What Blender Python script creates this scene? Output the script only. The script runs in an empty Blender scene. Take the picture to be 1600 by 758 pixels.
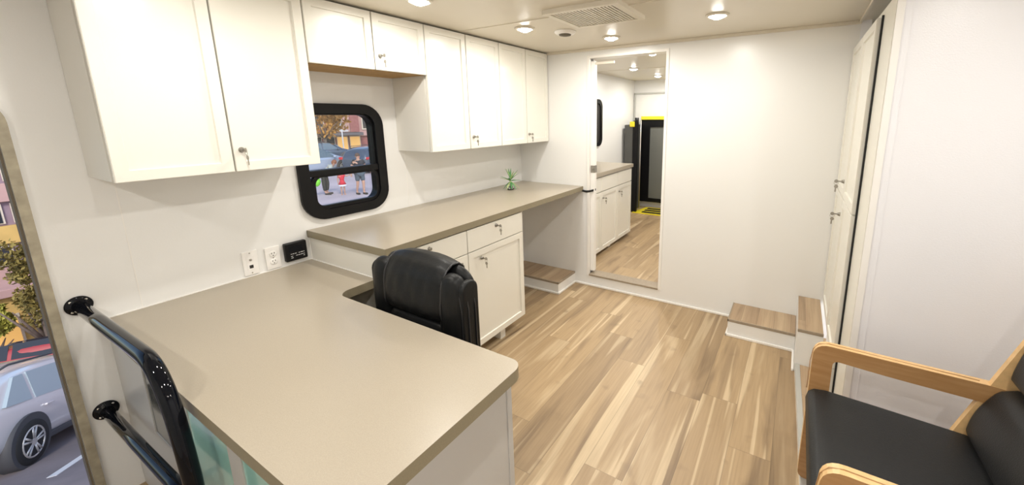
import bpy, bmesh, math, random
from mathutils import Vector, Matrix, Euler
random.seed(7)
SC = bpy.context.scene
COL = SC.collection
PI = math.pi

# ------------------------------------------------------------------ camera
cam_d = bpy.data.cameras.new('camera')
cam = bpy.data.objects.new('camera', cam_d)
COL.objects.link(cam)
SC.camera = cam
cam_d.sensor_fit = 'HORIZONTAL'
cam_d.sensor_width = 36.0
cam_d.lens = 36.0 * 617.348 / 1600.0
cam_d.shift_x = (800.0 - 889.448) / 1600.0
cam_d.shift_y = (304.336 - 379.0) / 1600.0
cam_d.clip_start = 0.02
R_ = Vector((0.86629156, 0.4994824, -0.00750037))
F_ = Vector((-0.49158237, 0.84972861, -0.19054678))
U_ = R_.cross(F_)
M = Matrix((R_, U_, -F_)).transposed().to_4x4()
M.translation = Vector((2.27783785, -3.02613203, 1.50272122))
cam.matrix_world = M

# ------------------------------------------------------------------ view
SC.view_settings.view_transform = 'Standard'
SC.view_settings.look = 'None'
SC.view_settings.gamma = 1.0
SC.view_settings.use_curve_mapping = False
SC.view_settings.exposure = 0.27

# ------------------------------------------------------------------ sky + sun
W = bpy.data.worlds.new('world')
SC.world = W
W.use_nodes = True
wn = W.node_tree
bg = wn.nodes['Background']
sky = wn.nodes.new('ShaderNodeTexSky')
sky.sky_type = 'NISHITA'
sky.sun_disc = False
sky.sun_elevation = math.radians(38)
sky.sun_rotation = math.radians(120)
wn.links.new(sky.outputs[0], bg.inputs[0])
bg.inputs[1].default_value = 0.22
sd = bpy.data.lights.new('sun', 'SUN')
sd.energy = 1.6
sd.angle = math.radians(12)
sd.color = (1.0, 0.93, 0.84)
sun = bpy.data.objects.new('sun', sd)
COL.objects.link(sun)
sun.rotation_euler = (math.radians(50), 0, math.radians(62))

LAMP_W = 4.6          # power of one ceiling downlight
LAMP_COL = (1.0, 0.965, 0.905)

# ------------------------------------------------------------------ materials
def mat(name, col, rough=0.5, metal=0.0, bump=0.0, bscale=200, var=0.0, vscale=8, trans=0.0, emis=None, estr=0.0, coat=0.0, spec=None):
    m = bpy.data.materials.new(name)
    m.use_nodes = True
    nt = m.node_tree
    b = nt.nodes['Principled BSDF']
    b.inputs['Base Color'].default_value = (*col, 1)
    b.inputs['Roughness'].default_value = rough
    b.inputs['Metallic'].default_value = metal
    b.inputs['Transmission Weight'].default_value = trans
    b.inputs['Coat Weight'].default_value = coat
    if spec is not None:
        b.inputs['Specular IOR Level'].default_value = spec
    if emis:
        b.inputs['Emission Color'].default_value = (*emis, 1)
        b.inputs['Emission Strength'].default_value = estr
    tc = nt.nodes.new('ShaderNodeTexCoord')
    if var > 0:
        n = nt.nodes.new('ShaderNodeTexNoise')
        n.inputs['Scale'].default_value = vscale
        n.inputs['Detail'].default_value = 5
        nt.links.new(tc.outputs['Object'], n.inputs['Vector'])
        r = nt.nodes.new('ShaderNodeValToRGB')
        r.color_ramp.elements[0].position = 0.3
        r.color_ramp.elements[1].position = 0.7
        r.color_ramp.elements[0].color = (*[c * (1 - var) for c in col], 1)
        r.color_ramp.elements[1].color = (*[min(1, c * (1 + var)) for c in col], 1)
        nt.links.new(n.outputs[0], r.inputs[0])
        nt.links.new(r.outputs[0], b.inputs['Base Color'])
    if bump > 0:
        n2 = nt.nodes.new('ShaderNodeTexNoise')
        n2.inputs['Scale'].default_value = bscale
        n2.inputs['Detail'].default_value = 3
        nt.links.new(tc.outputs['Object'], n2.inputs['Vector'])
        bp = nt.nodes.new('ShaderNodeBump')
        bp.inputs['Strength'].default_value = bump
        bp.inputs['Distance'].default_value = 0.002
        nt.links.new(n2.outputs[0], bp.inputs['Height'])
        nt.links.new(bp.outputs[0], b.inputs['Normal'])
    return m

def wood_mat(name, axis, w, length, base, dark, light, rough=0.42, seam=0.5, seed=0.0):
    """procedural planks running along one axis (0 = x, 1 = y)"""
    m = bpy.data.materials.new(name)
    m.use_nodes = True
    nt = m.node_tree
    N = nt.nodes
    L = nt.links
    b = N['Principled BSDF']
    b.inputs['Roughness'].default_value = rough
    tc = N.new('ShaderNodeTexCoord')
    sp = N.new('ShaderNodeSeparateXYZ')
    L.new(tc.outputs['Object'], sp.inputs[0])
    u_ = sp.outputs[0] if axis == 1 else sp.outputs[1]
    v_ = sp.outputs[1] if axis == 1 else sp.outputs[0]
    def mth(op, a, b_=None, c=None):
        n = N.new('ShaderNodeMath')
        n.operation = op
        for i, x in enumerate((a, b_, c)):
            if x is None: continue
            if isinstance(x, (int, float)): n.inputs[i].default_value = x
            else: L.new(x, n.inputs[i])
        return n.outputs[0]
    def wnz(a, b_=0.0):
        c = N.new('ShaderNodeCombineXYZ')
        for i, x in enumerate((a, b_, seed)):
            if isinstance(x, (int, float)): c.inputs[i].default_value = x
            else: L.new(x, c.inputs[i])
        n = N.new('ShaderNodeTexWhiteNoise')
        L.new(c.outputs[0], n.inputs[0])
        return n.outputs[0]
    uu = mth('DIVIDE', mth('ADD', u_, 0.0246), w)
    i = mth('FLOOR', uu)
    fu = mth('SUBTRACT', uu, i)
    vv = mth('ADD', mth('DIVIDE', v_, length), mth('MULTIPLY', wnz(i, 3.3), 7.0))
    j = mth('FLOOR', vv)
    fv = mth('SUBTRACT', vv, j)
    pid = wnz(i, j)
    pid2 = wnz(mth('ADD', i, 31.7), j)
    def grain(us, vs, sc, det, dist, zo=0.0):
        c = N.new('ShaderNodeCombineXYZ')
        L.new(mth('ADD', mth('MULTIPLY', u_, us), mth('MULTIPLY', pid, 37.0)), c.inputs[0])
        L.new(mth('ADD', mth('MULTIPLY', v_, vs), mth('MULTIPLY', pid2, 19.0)), c.inputs[1])
        L.new(mth('ADD', mth('MULTIPLY', pid, 11.0), zo), c.inputs[2])
        n = N.new('ShaderNodeTexNoise')
        n.inputs['Scale'].default_value = sc
        n.inputs['Detail'].default_value = det
        n.inputs['Distortion'].default_value = dist
        L.new(c.outputs[0], n.inputs['Vector'])
        return n.outputs[0]
    def ramp(fac, els):
        r = N.new('ShaderNodeValToRGB')
        e = r.color_ramp.elements
        e[0].position, e[0].color = els[0][0], (*els[0][1], 1)
        e[1].position, e[1].color = els[-1][0], (*els[-1][1], 1)
        for p_, c_ in els[1:-1]:
            x = e.new(p_)
            x.color = (*c_, 1)
        L.new(fac, r.inputs[0])
        return r.outputs[0]
    def mix(f, a, b_, bt='MIX'):
        n = N.new('ShaderNodeMixRGB')
        n.blend_type = bt
        for k, x in zip((0, 1, 2), (f, a, b_)):
            if isinstance(x, (int, float)): n.inputs[k].default_value = x
            elif isinstance(x, tuple): n.inputs[k].default_value = (*x, 1)
            else: L.new(x, n.inputs[k])
        return n.outputs[0]
    broad = grain(9.0, 0.9, 1.0, 3.0, 0.8)
    c1 = ramp(broad, [(0.30, dark), (0.46, base), (0.58, base), (0.70, tuple((x + y) / 2 for x, y in zip(base, light)))])
    streak = grain(16.0, 0.55, 1.0, 1.5, 0.5, 5.0)
    sm = ramp(streak, [(0.60, (0, 0, 0)), (0.64, (0.75, 0.75, 0.75))])
    c2 = mix(sm, c1, light)
    fine = grain(110.0, 4.0, 1.0, 4.0, 0.3, 9.0)
    c3 = mix(0.35, c2, ramp(fine, [(0.3, (0.62, 0.58, 0.53)), (0.6, (1, 1, 1))]), 'MULTIPLY')
    tone = ramp(pid2, [(0.0, (0.86, 0.84, 0.82)), (1.0, (1.1, 1.09, 1.06))])
    c4 = mix(1.0, c3, tone, 'MULTIPLY')
    kn = N.new('ShaderNodeTexNoise')
    kn.inputs['Scale'].default_value = 7.0
    kn.inputs['Detail'].default_value = 2.0
    L.new(tc.outputs['Object'], kn.inputs['Vector'])
    c4 = mix(ramp(kn.outputs[0], [(0.66, (0, 0, 0)), (0.78, (0.6, 0.6, 0.6))]), c4, dark)
    e1 = mth('MULTIPLY', mth('MINIMUM', fu, mth('SUBTRACT', 1.0, fu)), w)
    e2 = mth('MULTIPLY', mth('MINIMUM', fv, mth('SUBTRACT', 1.0, fv)), length)
    edge = mth('LESS_THAN', mth('MINIMUM', e1, e2), 0.0011)
    c5 = mix(mth('MULTIPLY', edge, seam), c4, tuple(x * 0.45 for x in dark))
    L.new(c5, b.inputs['Base Color'])
    bp = N.new('ShaderNodeBump')
    bp.inputs['Strength'].default_value = 0.12
    bp.inputs['Distance'].default_value = 0.001
    L.new(fine, bp.inputs['Height'])
    L.new(bp.outputs[0], b.inputs['Normal'])
    return m

def facade_mat(name, c1, c2, scale):
    m = bpy.data.materials.new(name)
    m.use_nodes = True
    nt = m.node_tree
    b = nt.nodes['Principled BSDF']
    b.inputs['Roughness'].default_value = 0.9
    br = nt.nodes.new('ShaderNodeTexBrick')
    br.inputs['Scale'].default_value = scale
    br.inputs['Color1'].default_value = (*c1, 1)
    br.inputs['Color2'].default_value = (*c2, 1)
    br.inputs['Mortar'].default_value = (*[x * 1.25 for x in c1], 1)
    br.inputs['Mortar Size'].default_value = 0.012
    tc = nt.nodes.new('ShaderNodeTexCoord')
    mp = nt.nodes.new('ShaderNodeMapping')
    mp.inputs['Rotation'].default_value = (PI / 2, 0, 0)
    nt.links.new(tc.outputs['Object'], mp.inputs[0])
    nt.links.new(mp.outputs[0], br.inputs[0])
    nt.links.new(br.outputs[0], b.inputs['Base Color'])
    return m

OAK_B, OAK_D, OAK_L = (0.405, 0.29, 0.168), (0.235, 0.162, 0.095), (0.63, 0.50, 0.33)
X = dict(
    wall=mat('white_panel', (0.84, 0.838, 0.82), 0.30, bump=0.10, bscale=160),
    cool=mat('cool_white_panel', (0.86, 0.86, 0.885), 0.34, bump=0.22, bscale=190),
    ceil=mat('ceiling_panel', (0.72, 0.665, 0.555), 0.34, bump=0.1, bscale=120),
    cab=mat('cream_cabinet_paint', (0.81, 0.79, 0.715), 0.28),
    cabside=mat('cabinet_side_laminate', (0.78, 0.76, 0.70), 0.40),
    lam=mat('taupe_laminate', (0.39, 0.34, 0.266), 0.30, var=0.07, vscale=420),
    lamedge=mat('taupe_laminate_edge', (0.26, 0.225, 0.15), 0.45, var=0.06, vscale=300),
    trim=mat('white_trim', (0.90, 0.88, 0.84), 0.30),
    alu=mat('aluminium_trim', (0.55, 0.55, 0.52), 0.35, metal=0.4),
    nose=mat('stair_nosing', (0.33, 0.27, 0.20), 0.5, var=0.1, vscale=60),
    frame=mat('weathered_door_frame', (0.36, 0.32, 0.235), 0.45, var=0.18, vscale=30),
    gasket=mat('door_gasket', (0.16, 0.13, 0.09), 0.6, var=0.1),
    floor=wood_mat('oak_plank_floor', 1, 0.1785, 1.22, OAK_B, OAK_D, OAK_L),
    step=wood_mat('oak_step_top', 1, 0.10, 0.9, (0.43, 0.31, 0.20), (0.30, 0.21, 0.13), (0.58, 0.45, 0.30), seed=4.0),
    ply=mat('bare_plywood', (0.42, 0.25, 0.08), 0.6, var=0.12, vscale=20),
    black=mat('black_plastic', (0.004, 0.004, 0.005), 0.42, spec=0.25),
    rubber=mat('black_rubber', (0.008, 0.008, 0.008), 0.7),
    gloss=mat('black_gloss_tube', (0.003, 0.004, 0.007), 0.05, spec=0.22),
    chrome=mat('chrome', (0.72, 0.70, 0.66), 0.2, metal=1.0),
    steel=mat('dull_steel', (0.40, 0.38, 0.34), 0.35, metal=0.9),
    leather=mat('black_leather', (0.006, 0.0065, 0.007), 0.42, bump=0.3, bscale=90, spec=0.28),
    piping=mat('leather_piping', (0.02, 0.02, 0.022), 0.35),
    vinyl=mat('black_vinyl', (0.014, 0.015, 0.016), 0.46, bump=0.5, bscale=260, spec=0.35),
    glass=mat('window_glass', (0.93, 0.95, 0.95), 0.0, trans=1.0),
    vase=mat('clear_glass', (0.95, 0.97, 0.97), 0.0, trans=1.0),
    water=mat('water', (0.95, 0.98, 0.98), 0.0, trans=1.0),
    leaf=mat('agave_leaf', (0.08, 0.27, 0.085), 0.5, var=0.35, vscale=25),
    leaf2=mat('pale_agave_leaf', (0.42, 0.52, 0.22), 0.5, var=0.2, vscale=25),
    lamp=mat('lamp_lens', (1, 1, 1), 0.4, emis=LAMP_COL, estr=45.0),
    cream=mat('cream_plastic', (0.80, 0.75, 0.64), 0.35),
    vent=mat('vent_dark', (0.13, 0.115, 0.085), 0.7),
    teal=mat('teal_reflection', (0.36, 0.66, 0.60), 0.08, coat=0.4),  # colour stands in for bright reflections on the desk's near panel
    smoke=mat('dark_reflection', (0.10, 0.105, 0.10), 0.08),  # dark reflection on the same panel, put in as colour
    deskp=mat('grey_desk_laminate', (0.53, 0.525, 0.51), 0.30),
    plate=mat('white_plate', (0.88, 0.86, 0.83), 0.3),
    dark=mat('slot_dark', (0.02, 0.018, 0.016), 0.6),
    mark=mat('printed_marks', (0.75, 0.75, 0.73), 0.5),
    yellow=mat('safety_yellow', (0.85, 0.70, 0.03), 0.45),
    mesh=mat('lift_grey', (0.09, 0.09, 0.085), 0.5),
    liftglass=mat('lift_panel', (0.16, 0.165, 0.15), 0.3),
    # outdoors
    asphalt=mat('asphalt', (0.24, 0.205, 0.205), 0.85, var=0.16, vscale=1.2),
    plaza=mat('concrete_plaza', (0.56, 0.48, 0.51), 0.8, var=0.10, vscale=0.6),
    line=mat('road_paint', (0.75, 0.74, 0.72), 0.7),
    silver=mat('silver_car_paint', (0.80, 0.77, 0.78), 0.22, metal=0.35, coat=0.6),
    bluegrey=mat('blue_grey_car_paint', (0.42, 0.50, 0.62), 0.25, metal=0.3, coat=0.6),
    darkblue=mat('dark_blue_car_paint', (0.06, 0.09, 0.14), 0.25, metal=0.3, coat=0.6),
    redcar=mat('red_car_paint', (0.42, 0.05, 0.05), 0.25, coat=0.6),
    cglass=mat('car_window', (0.10, 0.15, 0.19), 0.05, coat=0.5),
    cglass2=mat('light_car_window', (0.42, 0.50, 0.54), 0.08, coat=0.5),
    tail=mat('tail_lamp', (0.55, 0.01, 0.02), 0.15, coat=0.5),
    tyre=mat('tyre', (0.015, 0.015, 0.016), 0.75),
    rim=mat('alloy_rim', (0.62, 0.60, 0.58), 0.3, metal=0.6),
    grey=mat('grey_cladding', (0.07, 0.07, 0.075), 0.6),
    brick=facade_mat('red_brick', (0.34, 0.14, 0.13), (0.27, 0.10, 0.10), 1.6),
    pinkst=mat('pink_render', (0.52, 0.33, 0.31), 0.85, var=0.1, vscale=0.6),
    stone=mat('pale_stone', (0.66, 0.58, 0.48), 0.8, var=0.1),
    ochre=mat('ochre_render', (0.62, 0.42, 0.14), 0.8, var=0.18, vscale=0.8),
    mauve=mat('mauve_render', (0.30, 0.22, 0.27), 0.85, var=0.15, vscale=0.8),
    win=mat('dark_window', (0.035, 0.04, 0.05), 0.12),
    litwin=mat('lit_window', (0.8, 0.48, 0.16), 0.4, emis=(1.0, 0.55, 0.16), estr=0.45),
    slate=mat('slate_canopy', (0.13, 0.12, 0.13), 0.7),
    bark=mat('bark', (0.20, 0.15, 0.12), 0.9, var=0.2),
    orange=mat('autumn_leaves', (0.48, 0.24, 0.045), 0.7, var=0.4, vscale=3),
    olive=mat('olive_leaves', (0.26, 0.20, 0.05), 0.7, var=0.45, vscale=3),
    palegrn=mat('yellow_green_leaves', (0.42, 0.40, 0.08), 0.7, var=0.3, vscale=3),
    pole=mat('white_pole', (0.62, 0.62, 0.64), 0.5),
    skin=mat('skin', (0.50, 0.29, 0.21), 0.55),
    navy=mat('navy_cloth', (0.018, 0.022, 0.038), 0.8),
    shorts=mat('slate_shorts', (0.07, 0.10, 0.13), 0.85),
    red=mat('red_cloth', (0.58, 0.02, 0.05), 0.8, var=0.25, vscale=30),
    whitec=mat('white_cloth', (0.70, 0.72, 0.80), 0.8),
    sage=mat('pale_green_cloth', (0.42, 0.46, 0.42), 0.8),
    trousers=mat('black_trousers', (0.015, 0.02, 0.022), 0.8),
    hair1=mat('auburn_hair', (0.26, 0.10, 0.05), 0.6),
    hair2=mat('brown_hair', (0.10, 0.06, 0.045), 0.6),
    green=mat('lime_balloon', (0.20, 0.72, 0.03), 0.25, coat=0.4),
    bentw=None,
)
def bent_mat():
    m = mat('honey_bentwood', (0.52, 0.29, 0.105), 0.30, coat=0.25)
    nt = m.node_tree
    b = nt.nodes['Principled BSDF']
    tc = nt.nodes.new('ShaderNodeTexCoord')
    mp = nt.nodes.new('ShaderNodeMapping')
    mp.inputs['Scale'].default_value = (1.5, 14, 14)
    n = nt.nodes.new('ShaderNodeTexNoise')
    n.inputs['Scale'].default_value = 6
    n.inputs['Detail'].default_value = 4
    r = nt.nodes.new('ShaderNodeValToRGB')
    r.color_ramp.elements[0].position = 0.35
    r.color_ramp.elements[0].color = (0.40, 0.215, 0.085, 1)
    r.color_ramp.elements[1].position = 0.65
    r.color_ramp.elements[1].color = (0.46, 0.265, 0.115, 1)
    nt.links.new(tc.outputs['Object'], mp.inputs[0])
    nt.links.new(mp.outputs[0], n.inputs[0])
    nt.links.new(n.outputs[0], r.inputs[0])
    nt.links.new(r.outputs[0], b.inputs['Base Color'])
    return m
X['bentw'] = bent_mat()
X['bentedge'] = mat('pale_ply_edge', (0.72, 0.47, 0.22), 0.35, var=0.1, vscale=40)

# ------------------------------------------------------------------ mesh helpers
def V(*a): return Vector(a)

class MB:
    """collects shapes and links them as one mesh object"""
    def __init__(self, *mats):
        self.bm = bmesh.new()
        self.mats = list(mats)
    def _merge(self, t, mi=0, smooth=False):
        for f in t.faces:
            f.material_index = mi
            f.smooth = smooth
        me = bpy.data.meshes.new('tmp')
        t.to_mesh(me)
        t.free()
        self.bm.from_mesh(me)
        bpy.data.meshes.remove(me)
    def box(self, x0, y0, z0, x1, y1, z1, bev=0.0, seg=2, mi=0, rot=None, piv=None):
        t = bmesh.new()
        bmesh.ops.create_cube(t, size=1.0)
        c = V((x0 + x1) / 2, (y0 + y1) / 2, (z0 + z1) / 2)
        s = V(abs(x1 - x0), abs(y1 - y0), abs(z1 - z0))
        for v in t.verts:
            v.co = V(v.co.x * s.x, v.co.y * s.y, v.co.z * s.z) + c
        if bev > 0:
            bmesh.ops.bevel(t, geom=list(t.edges), offset=min(bev, min(s) * 0.49), segments=seg, profile=0.6, affect='EDGES')
        if rot is not None:
            bmesh.ops.rotate(t, verts=t.verts, cent=piv or c, matrix=rot)
        self._merge(t, mi, bev > 0 and seg > 2)
        return self
    def prism(self, poly, axis, a, b, bev=0.0, mi=0, seg=2, smooth=False, holes=()):
        """polygon (2-D) pushed along axis ('x','y','z') from a to b"""
        def P(p, h):
            if axis == 'x': return V(h, p[0], p[1])
            if axis == 'y': return V(p[0], h, p[1])
            return V(p[0], p[1], h)
        t = bmesh.new()
        if not holes:
            lo = [t.verts.new(P(p, a)) for p in poly]
            hi = [t.verts.new(P(p, b)) for p in poly]
            t.faces.new(lo[::-1])
            t.faces.new(hi)
            n = len(poly)
            for i in range(n):
                t.faces.new((lo[i], lo[(i + 1) % n], hi[(i + 1) % n], hi[i]))
        else:
            loops = [poly] + list(holes)
            for h in (a, b):
                es = []
                for lp in loops:
                    vs = [t.verts.new(P(p, h)) for p in lp]
                    es += [t.edges.new((vs[i], vs[(i + 1) % len(vs)])) for i in range(len(vs))]
                bmesh.ops.triangle_fill(t, edges=es, use_beauty=True)
            t.verts.ensure_lookup_table()
            k = 0
            tot = sum(len(l) for l in loops)
            for lp in loops:
                n = len(lp)
                for i in range(n):
                    j = (i + 1) % n
                    t.faces.new((t.verts[k + i], t.verts[k + j], t.verts[tot + k + j], t.verts[tot + k + i]))
                k += n
        bmesh.ops.recalc_face_normals(t, faces=t.faces)
        if bev > 0:
            es = [e for e in t.edges if len(e.link_faces) == 2 and e.calc_face_angle(0) > 0.5]
            bmesh.ops.bevel(t, geom=es, offset=bev, segments=seg, profile=0.6, affect='EDGES', clamp_overlap=True)
        self._merge(t, mi, smooth)
        return self
    def tube(self, pts, r, seg=12, mi=0, caps=True, closed=False):
        pts = [Vector(p) for p in pts]
        rs = r if isinstance(r, (list, tuple)) else [r] * len(pts)
        t = bmesh.new()
        rings = []
        n = len(pts)
        prev = None
        for i, p in enumerate(pts):
            if closed:
                d = (pts[(i + 1) % n] - pts[i - 1]).normalized()
            else:
                d = (pts[min(i + 1, n - 1)] - pts[max(i - 1, 0)]).normalized()
            if prev is None:
                a = d.orthogonal().normalized()
            else:
                a = (prev - d * prev.dot(d))
                a = a.normalized() if a.length > 1e-6 else d.orthogonal().normalized()
            prev = a
            b = d.cross(a)
            rings.append([t.verts.new(p + (a * math.cos(2 * PI * k / seg) + b * math.sin(2 * PI * k / seg)) * rs[i]) for k in range(seg)])
        m = n if closed else n - 1
        for i in range(m):
            A, B = rings[i], rings[(i + 1) % n]
            for k in range(seg):
                t.faces.new((A[k], A[(k + 1) % seg], B[(k + 1) % seg], B[k]))
        if caps and not closed:
            t.faces.new(rings[0][::-1])
            t.faces.new(rings[-1])
        bmesh.ops.recalc_face_normals(t, faces=t.faces)
        self._merge(t, mi, True)
        return self
    def cyl(self, p0, p1, r0, r1=None, seg=24, mi=0, smooth=True):
        r1 = r0 if r1 is None else r1
        t = bmesh.new()
        p0, p1 = Vector(p0), Vector(p1)
        d = (p1 - p0).normalized()
        a = d.orthogonal().normalized()
        b = d.cross(a)
        A = [t.verts.new(p0 + (a * math.cos(2 * PI * k / seg) + b * math.sin(2 * PI * k / seg)) * r0) for k in range(seg)]
        B = [t.verts.new(p1 + (a * math.cos(2 * PI * k / seg) + b * math.sin(2 * PI * k / seg)) * r1) for k in range(seg)]
        for k in range(seg):
            f = t.faces.new((A[k], A[(k + 1) % seg], B[(k + 1) % seg], B[k]))
        t.faces.new(A[::-1])
        t.faces.new(B)
        bmesh.ops.recalc_face_normals(t, faces=t.faces)
        for f in t.faces:
            f.material_index = mi
            f.smooth = smooth and len(f.verts) == 4
        me = bpy.data.meshes.new('tmp')
        t.to_mesh(me); t.free()
        self.bm.from_mesh(me)
        bpy.data.meshes.remove(me)
        return self
    def lathe(self, prof, c, seg=32, mi=0, axis='z'):
        t = bmesh.new()
        rings = []
        for r, h in prof:
            ring = []
            for k in range(seg):
                a = 2 * PI * k / seg
                if axis == 'z': q = V(r * math.cos(a), r * math.sin(a), h)
                elif axis == 'x': q = V(h, r * math.cos(a), r * math.sin(a))
                else: q = V(r * math.cos(a), h, r * math.sin(a))
                ring.append(t.verts.new(Vector(c) + q))
            rings.append(ring)
        for A, B in zip(rings, rings[1:]):
            for k in range(seg):
                t.faces.new((A[k], A[(k + 1) % seg], B[(k + 1) % seg], B[k]))
        t.faces.new(rings[0][::-1])
        t.faces.new(rings[-1])
        bmesh.ops.remove_doubles(t, verts=t.verts, dist=1e-5)
        bmesh.ops.recalc_face_normals(t, faces=t.faces)
        self._merge(t, mi, True)
        return self
    def ball(self, c, r, seg=16, mi=0, scale=(1, 1, 1)):
        t = bmesh.new()
        bmesh.ops.create_uvsphere(t, u_segments=seg, v_segments=max(6, seg // 2), radius=r)
        for v in t.verts:
            v.co = V(v.co.x * scale[0], v.co.y * scale[1], v.co.z * scale[2]) + Vector(c)
        self._merge(t, mi, True)
        return self
    def grid(self, fn, nu, nv, mi=0, close_u=False):
        t = bmesh.new()
        g = [[t.verts.new(Vector(fn(i / nu, j / nv))) for j in range(nv + 1)] for i in range(nu + (0 if close_u else 1))]
        n = len(g)
        for i in range(n if close_u else n - 1):
            for j in range(nv):
                t.faces.new((g[i][j], g[(i + 1) % n][j], g[(i + 1) % n][j + 1], g[i][j + 1]))
        bmesh.ops.recalc_face_normals(t, faces=t.faces)
        self._merge(t, mi, True)
        return self
    def build(self, name, parent=None, label=None, cat=None, group=None, kind=None):
        me = bpy.data.meshes.new(name)
        self.bm.to_mesh(me)
        self.bm.free()
        for m in self.mats:
            me.materials.append(m)
        o = bpy.data.objects.new(name, me)
        COL.objects.link(o)
        if parent is not None: o.parent = parent
        return tag(o, label, cat, group, kind)

def tag(o, label=None, cat=None, group=None, kind=None):
    if label: o['label'] = label
    if cat: o['category'] = cat
    if group: o['group'] = group
    if kind: o['kind'] = kind
    return o

def thing(name, label, cat, loc=(0, 0, 0), group=None, rz=0.0):
    o = bpy.data.objects.new(name, None)
    o.empty_display_size = 0.05
    COL.objects.link(o)
    o.location = loc
    o.rotation_euler = (0, 0, rz)
    return tag(o, label, cat, group)

def copy_tree(o, parent=None):
    kids = [c for c in COL.objects if c.parent is o]
    c = o.copy()
    COL.objects.link(c)
    if parent is not None: c.parent = parent
    for k in kids: copy_tree(k, c)
    return c

def rrect(x0, y0, x1, y1, r, n=8):
    out = []
    for cx, cy, a0 in ((x1 - r, y1 - r, 0), (x0 + r, y1 - r, 90), (x0 + r, y0 + r, 180), (x1 - r, y0 + r, 270)):
        for k in range(n + 1):
            a = math.radians(a0 + 90 * k / n)
            out.append((cx + r * math.cos(a), cy + r * math.sin(a)))
    return out

def arc(p, q, c, n=8):
    """quadratic bend from p to q with control c"""
    p, q, c = Vector(p), Vector(q), Vector(c)
    return [p * (1 - t) ** 2 + c * 2 * t * (1 - t) + q * t * t for t in [k / n for k in range(n + 1)]]

# ================================================================== THE ROOM
H = 2.0572
XR = 2.5377            # right wall plane
YB = -4.4              # rear wall behind the camera
FZ = 0.10              # raised floor of the back room
Y2 = 2.95              # far wall of the back room
DX1, DX2, DZ0, DZ1 = 0.727, 1.374, 0.108, 1.985
WIN = (-1.905, 1.0, -1.485, 1.545)    # window hole: y0 z0 y1 z1
ENT = (-3.60, -0.20, -2.83, 1.575)    # entrance hole

MB(X['floor']).box(-0.06, YB, -0.05, 3.3, 0.0, 0.0).build('floor', kind='structure')
MB(X['floor']).box(0.0, 0.1005, FZ - 0.05, XR, Y2, FZ).build('floor', kind='structure')
# ceiling panels with joint battens
cb = MB(X['ceil'])
cb.box(-0.06, YB, H, 3.3, Y2 + .06, H + 0.05)
cb.build('ceiling', kind='structure')
MB(X['ceil']).box(0.32, -1.042, H - 0.004, XR, -1.026, H + .01, bev=0.002).build('trim_1', kind='structure')
MB(X['ceil']).box(0.0, 1.5, H - 0.004, XR, 1.516, H + .01, bev=0.002).build('trim_2', kind='structure')
MB(X['ceil']).box(0.32, -0.016, H - 0.020, XR, 0.0, H, bev=0.003).build('trim_3', kind='structure')
MB(X['ceil']).box(XR - 0.014, -1.148, H - 0.016, XR, -0.02, H, bev=0.003).build('trim_4', kind='structure')

# left wall with its window and entrance holes
wl = MB(X['wall'])
outer = [(YB, -0.30), (Y2, -0.30), (Y2, H), (YB, H)]
wl.prism(outer, 'x', -0.07, 0.0, holes=[
    rrect(*WIN[:2], *WIN[2:], 0.085),
    rrect(ENT[0], ENT[1], ENT[2], ENT[3], 0.08)])
wl.build('wall_left', kind='structure')
# thin panel joints
for i, yy in enumerate((-2.599, -1.283)):
    MB(X['trim']).box(0.0, yy - 0.0012, 0.0 if i else 0.75, 0.0012, yy + 0.0012, 1.30).build('trim_%d' % (5 + i), kind='structure')

# far wall with the doorway
wf = MB(X['wall'])
HOLE = [[(DX1, DZ0), (DX2, DZ0), (DX2, DZ1), (DX1, DZ1)]]
wf.prism([(0, -0.05), (XR, -0.05), (XR, H), (0, H)], 'y', 0.0, 0.020, holes=HOLE)
wf.build('wall_far', kind='structure')
wf = MB(X['wall'])
wf.prism([(0, -0.05), (XR, -0.05), (XR, H), (0, H)], 'y', 0.080, 0.10, holes=HOLE)
wf.build('wall_far', kind='structure')
MB(X['wall']).box(DX1 + 0.06, 0.0205, 0.0, DX2, 0.0795, DZ0 - 0.013).build('wall_far', kind='structure')
# right wall, recess walls
MB(X['cool']).prism([(0.0, 0.0), (Y2, 0.0), (Y2, H), (0.0, H)], 'x', XR, XR + 0.05).build('wall_right', kind='structure')
MB(X['cool']).box(XR + .001, -1.148, 0.0, 3.3, -1.09, H).build('wall_recess_far', kind='structure')
MB(X['cool']).box(3.25, YB, 0.0, 3.31, -1.148, H).build('wall_recess_back', kind='structure')
MB(X['wall']).box(-0.07, YB - 0.06, -0.05, 3.31, YB, H).build('wall_near', kind='structure')
MB(X['trim']).box(XR - 0.001, -1.152, 0.05, XR + 0.022, -1.148, H, bev=0.001).build('trim_7', kind='structure')
MB(X['cool']).box(XR + 0.045, -1.1495, 0.05, XR + 0.0475, -1.148, 1.95).build('trim_8', kind='structure')
MB(X['wall']).box(0.0, Y2, FZ, XR, Y2 + 0.06, H).build('wall_back_room', kind='structure')
# rear doorway trim in the back room
rt = MB(X['alu'])
rt.box(0.006, Y2 - 0.02, FZ, 0.03, Y2, 1.87, bev=0.003)
rt.box(0.006, Y2 - 0.02, 1.85, 1.7, Y2, 1.875, bev=0.003)
rt.build('trim_9', kind='structure')

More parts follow.
